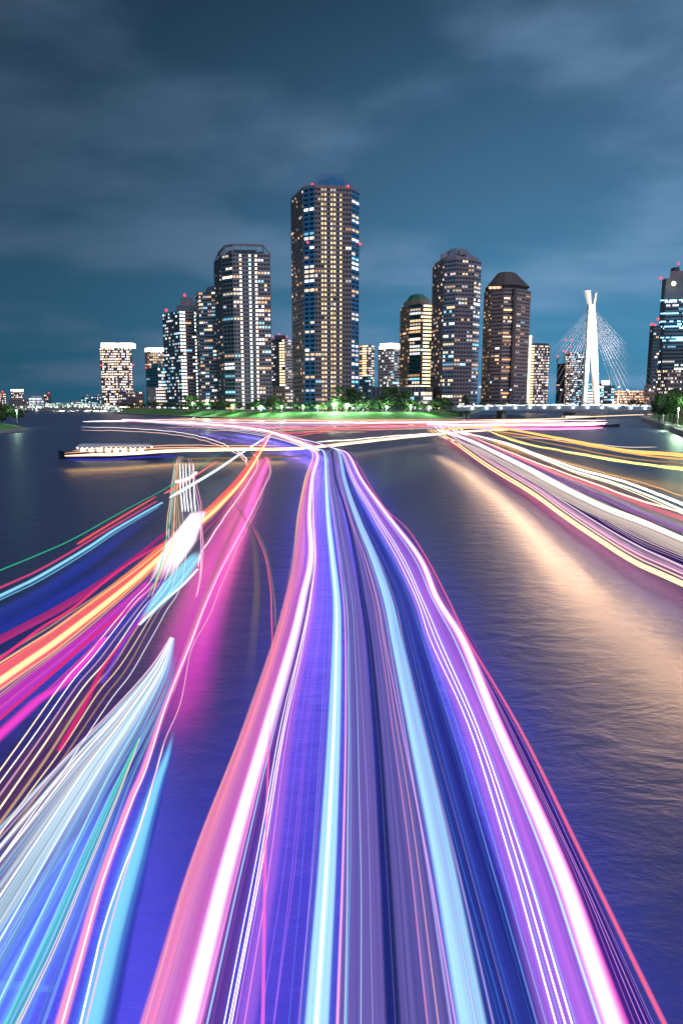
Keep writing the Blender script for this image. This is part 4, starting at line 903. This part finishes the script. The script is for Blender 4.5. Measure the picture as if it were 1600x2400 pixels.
# --- 9 orange stream
t = trail('thick orange and yellow light trail leaving at the left edge', 0, 1590)
OC = [(0, 1596), (150, 1490), (306, 1367), (398, 1285), (470, 1225), (520, 1180), (571, 1122), (607, 1066), (633, 1020)]
strand(t, [(x, y - 8) for x, y in OC], 2.2, 98, (255, 116, 60), (255, 74, 92), 'sheet', 1.1, ext=(14, 0), edge=.25, scale=9)
strand(t, OC, 2.45, 34, (255, 240, 150), (255, 160, 60), 'glow', 1.7, ext=(14, 0), edge=.7)
strand(t, [(0, 1544), (100, 1470), (173, 1424), (286, 1332), (398, 1262), (480, 1200)], 2.3, 7, (255, 60, 130), st=.9, ext=(14, 0))
strand(t, [(0, 1660), (120, 1560), (230, 1475), (357, 1367)], 1.6, 78, (225, 44, 170), (150, 40, 165), 'sheet', 1.0, ext=(14, 0), edge=.4, scale=7)
strand(t, [(0, 1685), (110, 1590), (220, 1490), (300, 1425)], 1.7, 6, (255, 40, 90), st=.9, ext=(14, 0))
strand(t, [(0, 1722), (90, 1640), (153, 1597), (245, 1495)], 1.4, 50, (245, 60, 200), (160, 40, 170), 'glow', 1.0, ext=(14, 0), edge=.8)
strand(t, [(0, 1480), (150, 1400), (280, 1320), (400, 1230)], .5, 130, (42, 60, 180), (28, 40, 150), 'sheet', .9, ext=(14, 0), edge=.7, scale=4, alpha=.8, fade=(0, .5))
hull(t, [(0, 1500), (150, 1420), (280, 1335), (400, 1240)], 1.6, 26, (200, 60, 150), .8, (65, 85, 255), 9, ext=(14, 0), taper=(1, .2))
fr = random.Random(19)
for i in range(20):
    k_ = fr.uniform(-60, 120); c_ = (fr.choice(((255, 170, 110), (255, 120, 90), (255, 90, 130), (255, 200, 130))) if k_ < 40 else fr.choice(((240, 60, 160), (255, 60, 120), (210, 70, 200), (255, 130, 190))))
    strand(t, [(x, y + k_ * max(.08, (640 - x) / 640.0)) for x, y in OC[:7]], 2.35, fr.choice((2.5, 4, 7, 11)), c_, tuple(int(v * .8) for v in c_), 'glow', fr.uniform(.5, 1.1), ext=(14, 0), edge=.9, fade=(0, .25), wob=.03)
# --- 10 cream strands of the boat turning on the left
t = trail('bundle of thin cream and lilac light lines on the lower left', 0, 1840)
B10 = [((-40, 1862), (60, 1722), (153, 1592), (214, 1525), (306, 1413), (357, 1357), (388, 1275), (395, 1200), (408, 1100), (420, 1070))]
for dx, wz, c_, st_ in ((0, 7, CRM, 1.5), (14, 3.5, (255, 240, 240), 1.4), (30, 9, (225, 170, 200), .9), (44, 5, (255, 235, 210), 1.2), (62, 13, (214, 176, 130), .8), (78, 4, CRM, 1.0), (92, 10, (190, 150, 120), .7), (108, 3, WH, 1.1)):
    k_ = dx / 108
    strand(t, [(x + dx * max(.12, min(1.0, (y - 1050) / 500.0)) , y + dx * .55 * max(0, min(1, (y - 1200) / 500.0))) for x, y in B10[0]], 2.0, wz, c_, tuple(int(v * .7) for v in c_), 'glow' if wz > 6 else 'line', st_, ext=(10, 0), edge=.7, wob=.03)
strand(t, [(-60, 1950), (60, 1800), (160, 1690), (270, 1540), (370, 1410)], 1.2, 120, (170, 110, 150), (90, 60, 150), 'sheet', .55, ext=(10, 0), edge=.6, scale=14, alpha=.8, fade=(0, .4))
strand(t, [(140, 1758), (200, 1650), (245, 1560), (300, 1490), (340, 1440)], 2.1, 18, (225, 30, 100), (200, 20, 140), 'glow', .9, ext=(0, 0), edge=.6)
strand(t, [(240, 1600), (300, 1490), (345, 1420), (385, 1360)], 2.15, 16, (110, 60, 210), (60, 40, 190), 'glow', .8, ext=(0, 0), edge=.6)
# --- 11 white and cyan lit boat sheets
t = trail('wide white and cyan glowing sheet of light at the lower left', 120, 1950)
G1 = [(404, 1495), (372, 1570), (300, 1680), (220, 1790), (110, 1960), (-30, 2180)]
strand(t, G1, 2.0, 250, (245, 246, 255), (150, 205, 240), 'sheet', 1.1, ext=(0, 8), edge=.8, scale=60, taper=(.15, 1), fade=(.15, .75))
rg = random.Random(21)
for i in range(34):
    k_ = rg.uniform(-95, 105); c_ = rg.choice(((255, 225, 245), WH, (215, 240, 255), (170, 220, 250), (140, 200, 245))) if k_ < 30 else rg.choice(((150, 215, 250), (110, 170, 240), (90, 140, 235))); y0 = rg.uniform(-1, 1) * 10 + rg.random() * 90
    strand(t, [(x + k_ * max(0.03, (y - 1450) / 420.0), y + y0 * .4 + k_ * .45 * max(0, (y - 1450) / 420.0)) for x, y in G1], 2.05, rg.uniform(4, 16), c_, tuple(int(v * .8) for v in c_), 'glow', rg.uniform(.35, .9), ext=(0, 8), edge=.9, fade=(rg.uniform(.05, .45), 0), wob=.02)
for k_, c_, st_ in ((-70, (255, 215, 240), 1.0), (-40, WH, 1.3), (-10, WH, 1.4), (20, (210, 245, 255), 1.2), (52, (160, 220, 250), 1.1), (80, (120, 180, 240), .9)):
    strand(t, [(x + k_ * max(0.05, (y - 1470) / 420.0), y + k_ * .5 * max(0, (y - 1470) / 420.0)) for x, y in G1], 2.15, 9, c_, tuple(int(v * .8) for v in c_), 'glow', st_, ext=(0, 8), edge=.8)
strand(t, [(300, 1800), (230, 1930), (140, 2080), (20, 2290), (-60, 2440)], 1.5, 260, (130, 185, 245), (56, 84, 215), 'sheet', .95, ext=(0, 8), edge=.5, scale=22, taper=(.05, 1), fade=(.3, 0))
hull(t, [(x + 10, y) for x, y in G1[1:]], 1.4, 40, (190, 220, 250), .9, (110, 100, 255), 20, taper=(.08, 1))
t = trail('short white and turquoise sheet of light left of the pink water', 420, 1330)
strand(t, [(468, 1196), (440, 1245), (408, 1300), (372, 1362)], 2.6, 96, (255, 244, 250), (250, 214, 240), 'sheet', 1.5, ext=(0, 0), edge=.3, scale=16, taper=(.6, .5), fade=(.12, .3))
strand(t, [(470, 1290), (430, 1340), (380, 1400), (326, 1464)], 2.5, 74, (96, 190, 225), (160, 230, 245), 'sheet', 1.2, ext=(0, 0), edge=.35, scale=18, taper=(.6, .15), fade=(.2, .3))
strand(t, [(463, 1334), (430, 1370), (380, 1412), (327, 1464)], 2.7, 10, WH, CYAN, 'glow', 1.6, ext=(0, 0), edge=.6)
for x_ in (424, 431, 438, 446, 455): strand(t, [(x_ - 2, 1085), (x_ - 1, 1130), (x_, 1160), (x_ + 4, 1200)], 3.0, 3.4, WH, st=1.7, ext=(0, 0), wob=.02)
strand(t, [(410, 1130), (440, 1122), (462, 1106)], 2.9, 8, (255, 225, 240), st=1.4, ext=(0, 0))
for xs, c_ in (((408, 410, 404, 398, 384, 372, 345), (60, 200, 140)), ((414, 416, 412, 408, 398, 378, 356), (255, 190, 120)), ((441, 452, 462, 470, 472, 470, 458), (235, 190, 235)), ((446, 457, 468, 474, 476, 471, 462), (255, 150, 190))):
    strand(t, list(zip(xs, (1072, 1120, 1165, 1230, 1290, 1340, 1400))), 3.1, 3.2, c_, st=1.3, ext=(0, 0), wob=.03)
# --- 12 pink stream
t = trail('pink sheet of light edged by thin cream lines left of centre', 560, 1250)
strand(t, [(620, 1072), (596, 1120), (562, 1190), (516, 1300), (458, 1450), (412, 1580)], .9, 215, (244, 104, 180), (255, 130, 170), 'sheet', .85, ext=(0, 0), edge=.5, scale=6, alpha=.9, fade=(.05, .6))  # low glowing sheet laid over the water as its pink reflection
strand(t, [(545, 1200), (505, 1320), (455, 1480), (415, 1640), (385, 1760)], .5, 250, (232, 70, 190), (200, 60, 190), 'sheet', .95, ext=(0, 0), edge=.8, scale=4, alpha=.75, fade=(.3, .5))  # second glowing sheet, paints the pink wash further down the water
strand(t, [(590, 1060), (604, 1078), (597, 1107), (536, 1199), (500, 1250), (474, 1290), (465, 1330)], 2.5, 3.2, (255, 225, 235), st=1.5, ext=(0, 0), wob=.05)
J = [(622, 1071), (633, 1102), (612, 1153), (577, 1224), (510, 1347), (449, 1500), (388, 1653), (338, 1800), (306, 1876), (240, 2057), (189, 2236), (143, 2400)]
strand(t, J, 2.4, 44, (250, 150, 205), (190, 110, 215), 'glow', .85, edge=.8)
strand(t, [(x + 2, y) for x, y in J], 2.6, 6, (255, 232, 215), (255, 170, 180), 'glow', 1.7, edge=.5, wob=.03)
strand(t, [(628, 1090), (616, 1160), (585, 1226), (528, 1347), (490, 1440), (450, 1530), (424, 1650), (388, 1740), (345, 1880), (300, 2010), (255, 2170), (200, 2400)], 2.5, 4, (255, 190, 205), st=1.2, wob=.05)
hull(t, [(622, 1075), (600, 1120), (566, 1200), (512, 1320), (445, 1500), (405, 1620)], .8, 26, (250, 130, 195), .9, (255, 70, 180), 20, ext=(0, 0), taper=(1, .2))  # added underlight that turns the water pink
hull(t, J[6:], 2.2, 20, (240, 170, 215), .9, (130, 100, 255), 50, taper=(.2, 1))
# --- 13 cyan streak
t = trail('bright turquoise light streak at the lower left', 210, 2400)
strand(t, [(408, 1710), (392, 1770), (367, 1838), (332, 1950), (300, 2060), (262, 2200), (214, 2400)], 2.2, 110, (130, 225, 255), (40, 90, 235), 'glow', .92, edge=.95, taper=(.1, 1), fade=(.2, 0))
strand(t, [(388, 1731), (332, 1924), (286, 2047), (240, 2185), (189, 2400)], 2.4, 5, WH, st=1.6)
strand(t, [(410, 1715), (372, 1880), (335, 2010), (296, 2170), (250, 2400)], 1.6, 60, (60, 100, 225), (70, 60, 205), 'sheet', .7, edge=.7, scale=6, taper=(.1, 1), fade=(.3, 0))
# --- 14 green lines
t = trail('green and cream thin light lines in the lower left corner', 40, 2330)
for i, (dx, c_) in enumerate(((0, (60, 220, 190)), (8, (30, 190, 130)), (15, (120, 200, 230)), (22, (20, 170, 110)), (29, (230, 215, 190)), (36, (240, 225, 200)))):
    strand(t, [(325 + dx * .1, 1730), (292 + dx * .3, 1800), (250 + dx * .5, 1890), (153 + dx * .7, 2108), (92 + dx * .9, 2236), (10 + dx, 2400)], 2.3, 3.4, c_, st=1.1)
# --- 15 pale arcs left of centre
t = trail('faint tan and red arc of light between pink sheet and salmon trail', 630, 1400)
strand(t, [(531, 1158), (565, 1200), (592, 1260), (602, 1357), (598, 1450), (588, 1560), (580, 1700)], 1.4, 40, (200, 175, 165), (130, 120, 170), 'sheet', .5, ext=(0, 0), edge=.7, scale=8, alpha=.6, fade=(.3, .5))
strand(t, [(587, 1224), (605, 1262), (622, 1306), (634, 1380), (636, 1434), (638, 1500), (637, 1600)], 2.0, 6, (255, 110, 130), (255, 80, 110), 'glow', .9, ext=(0, 0), edge=.6, fade=(.2, .3))
strand(t, [(600, 1240), (622, 1290), (640, 1380), (646, 1470)], 1.8, 8, (190, 160, 140), (120, 130, 130), 'glow', .5, ext=(0, 0), edge=.8, alpha=.7)
# --- 16 right-hand streams
t = trail('white and cream light trail running out at the right edge', 1500, 1225)
V1 = [(1029, 1009), (1095, 1030), (1157, 1059), (1240, 1100), (1323, 1146), (1406, 1187), (1489, 1220), (1600, 1270)]
ZR = 3.4
strand(t, V1, ZR, 34, (255, 255, 250), (255, 220, 180), 'glow', 2.6, ext=(0, 20), edge=.4, flat=.25)
strand(t, [(x - 4, y + 10) for x, y in V1], ZR - .5, 26, (255, 238, 220), (220, 190, 190), 'sheet', 1.1, ext=(0, 20), edge=.4, scale=6)
strand(t, [(1010, 1005), (1052, 1020), (1136, 1075), (1240, 1137), (1323, 1195), (1406, 1250), (1489, 1300), (1600, 1350)], ZR - .9, 13, (255, 220, 190), (225, 170, 170), 'glow', 1.8, ext=(0, 20), edge=.5, flat=.2)
strand(t, [(1020, 1008), (1060, 1022), (1146, 1072), (1246, 1128), (1330, 1182), (1410, 1232), (1495, 1280), (1600, 1328)], ZR - .8, 4, (235, 200, 220), st=1.2, ext=(0, 20))
strand(t, [(1050, 1018), (1140, 1062), (1240, 1116), (1323, 1166), (1406, 1214), (1489, 1254), (1600, 1304)], ZR - 1.0, 44, (96, 60, 150), (40, 40, 120), 'sheet', .55, ext=(0, 20), edge=.3, scale=9)
# added warm lines that put golden glitter on the water in front
for k_, zz in ((0, 2.0), (1, 1.2)):
    strand(t, [(1000, 1004 + 4 * k_), (1048, 1024 + 5 * k_), (1132, 1082 + 6 * k_), (1236, 1146 + 6 * k_), (1320, 1206 + 6 * k_), (1403, 1262 + 6 * k_), (1486, 1314 + 6 * k_), (1600, 1366 + 6 * k_)], zz, 7, (255, 196, 130), st=3.2, ext=(0, 20))
hull(t, [(x - 4, y + 14) for x, y in V1], 3.4, 56, (232, 212, 205), .95, (255, 204, 156), 54, ext=(0, 4), taper=(.1, 1))  # added emitter facing down, out of sight, source of the golden glitter
hull(t, [(1040, 1016), (1140, 1066), (1240, 1122), (1323, 1174), (1406, 1224), (1489, 1268), (1600, 1318)], 1.3, 36, (80, 55, 140), .5, (230, 40, 120), 5, ext=(0, 30))  # added magenta underside that tints the water just below
fr = random.Random(17); V4_ = [(1010, 1005), (1052, 1020), (1136, 1075), (1240, 1137), (1323, 1195), (1406, 1250), (1489, 1300), (1600, 1350)]; V2_ = [(1060, 1009), (1100, 1020), (1178, 1040), (1261, 1072), (1344, 1102), (1427, 1130), (1489, 1152), (1600, 1196)]
for i in range(26):
    k_ = fr.random(); c_ = fr.choice(((255, 240, 245), (255, 190, 200), (255, 150, 190), (230, 120, 190), (225, 190, 235), (255, 226, 196)))
    strand(t, [(a[0] + (c[0] - a[0]) * k_, a[1] + (c[1] - a[1]) * k_) for a, c in zip(V4_, V2_)], ZR - .4, fr.choice((3, 5, 8, 14)), c_, tuple(int(v * .8) for v in c_), 'glow', fr.uniform(.6, 1.3), ext=(0, 20), edge=.9, wob=.04, flat=.1)
t = trail('pair of white light lines above the pink one on the right', 1500, 1150)
for dy, wz, c_, st_ in ((0, 7, WH, 2.2), (9, 6, (225, 250, 235), 1.8), (14, 3, (255, 240, 190), 1.4)):
    strand(t, [(1074, 1011), (1178, 1036 + dy * .3), (1261, 1066 + dy * .5), (1344, 1096 + dy * .8), (1427, 1119 + dy), (1489, 1138 + dy * 1.3), (1600, 1182 + dy * 1.6)], ZR, wz, c_, st=st_, ext=(0, 20), wob=.02)
t = trail('salmon pink and violet light band between the white lines on the right', 1500, 1190)
strand(t, [(1100, 1020), (1182, 1058), (1281, 1100), (1364, 1130), (1447, 1160), (1520, 1188), (1600, 1216)], ZR - .2, 22, (255, 140, 140), (255, 90, 130), 'sheet', 1.3, ext=(0, 20), edge=.4, scale=7, flat=.15)
strand(t, [(1110, 1026), (1190, 1068), (1285, 1115), (1368, 1152), (1450, 1184), (1600, 1240)], ZR - .4, 26, (160, 110, 190), (90, 70, 160), 'sheet', .8, ext=(0, 20), edge=.4, scale=7)
strand(t, [(1120, 1030), (1240, 1078), (1360, 1122), (1480, 1166), (1600, 1202)], ZR, 5, (255, 215, 190), st=1.8, ext=(0, 20), wob=.03)
t = trail('golden yellow light lines fanning to the right edge', 1500, 1080)
for pts, wz, c_, st_ in (([(1010, 1010), (1149, 1001), (1323, 1030), (1447, 1054), (1600, 1067)], 9, (250, 196, 110), 1.5), ([(1140, 1008), (1207, 1034), (1323, 1058), (1447, 1080), (1600, 1100)], 6, (255, 225, 130), 1.9),
                         ([(1120, 1004), (1240, 1022), (1360, 1042), (1500, 1066), (1600, 1076)], 4, (255, 180, 100), 1.2), ([(1150, 1012), (1260, 1046), (1370, 1064), (1500, 1086), (1600, 1096)], 3, (255, 215, 150), 1.2), ([(1060, 1010), (1240, 1060), (1400, 1104), (1520, 1136), (1600, 1164)], 3, (230, 180, 130), 1.1),
                         ([(1200, 1024), (1330, 1032), (1440, 1046), (1540, 1048)], 1.6, (255, 235, 220), 1.0)):
    strand(t, pts, 2.6, wz, c_, st=st_, ext=(0, 20 if pts[-1][0] == 1600 else 0), wob=.05)
hull(t, [(1160, 1012), (1240, 1030), (1323, 1046), (1447, 1070), (1600, 1088)], 2.4, 10, (230, 170, 100), .8, (255, 190, 70), 20, ext=(0, 20))
t = trail('pink light trail of the houseboat below the white pylon', 1300, 1005)
for dy, wz, c_, st_ in ((0, 5, (255, 150, 200), 1.8), (-9, 5, (255, 215, 225), 2.2), (-14, 3.5, (255, 190, 190), 1.6), (-4, 2, (230, 80, 170), 1.1)):
    strand(t, [(1000, 998 + dy * .4), (1100, 1002 + dy * .5), (1215, 1005 + dy), (1330, 1005 + dy), (1412, 1003 + dy)], 2.2, wz, c_, st=st_, ext=(0, 0), wob=.06)
t = trail('tangle of short white loops of light where the right streams meet', 1040, 1000)
rnd = random.Random(4)
for i in range(9):
    x_ = 1016 + i * 7 + rnd.uniform(-3, 3); strand(t, [(x_, 992), (x_ + 3, 998), (x_ + 8, 1004), (x_ + 22, 1010 + i * .4), (x_ + 46, 1019 + i * .5)], 2.4, 2.0, rnd.choice((WH, CRM, (255, 190, 190))), st=1.5, ext=(0, 0), wob=.08)
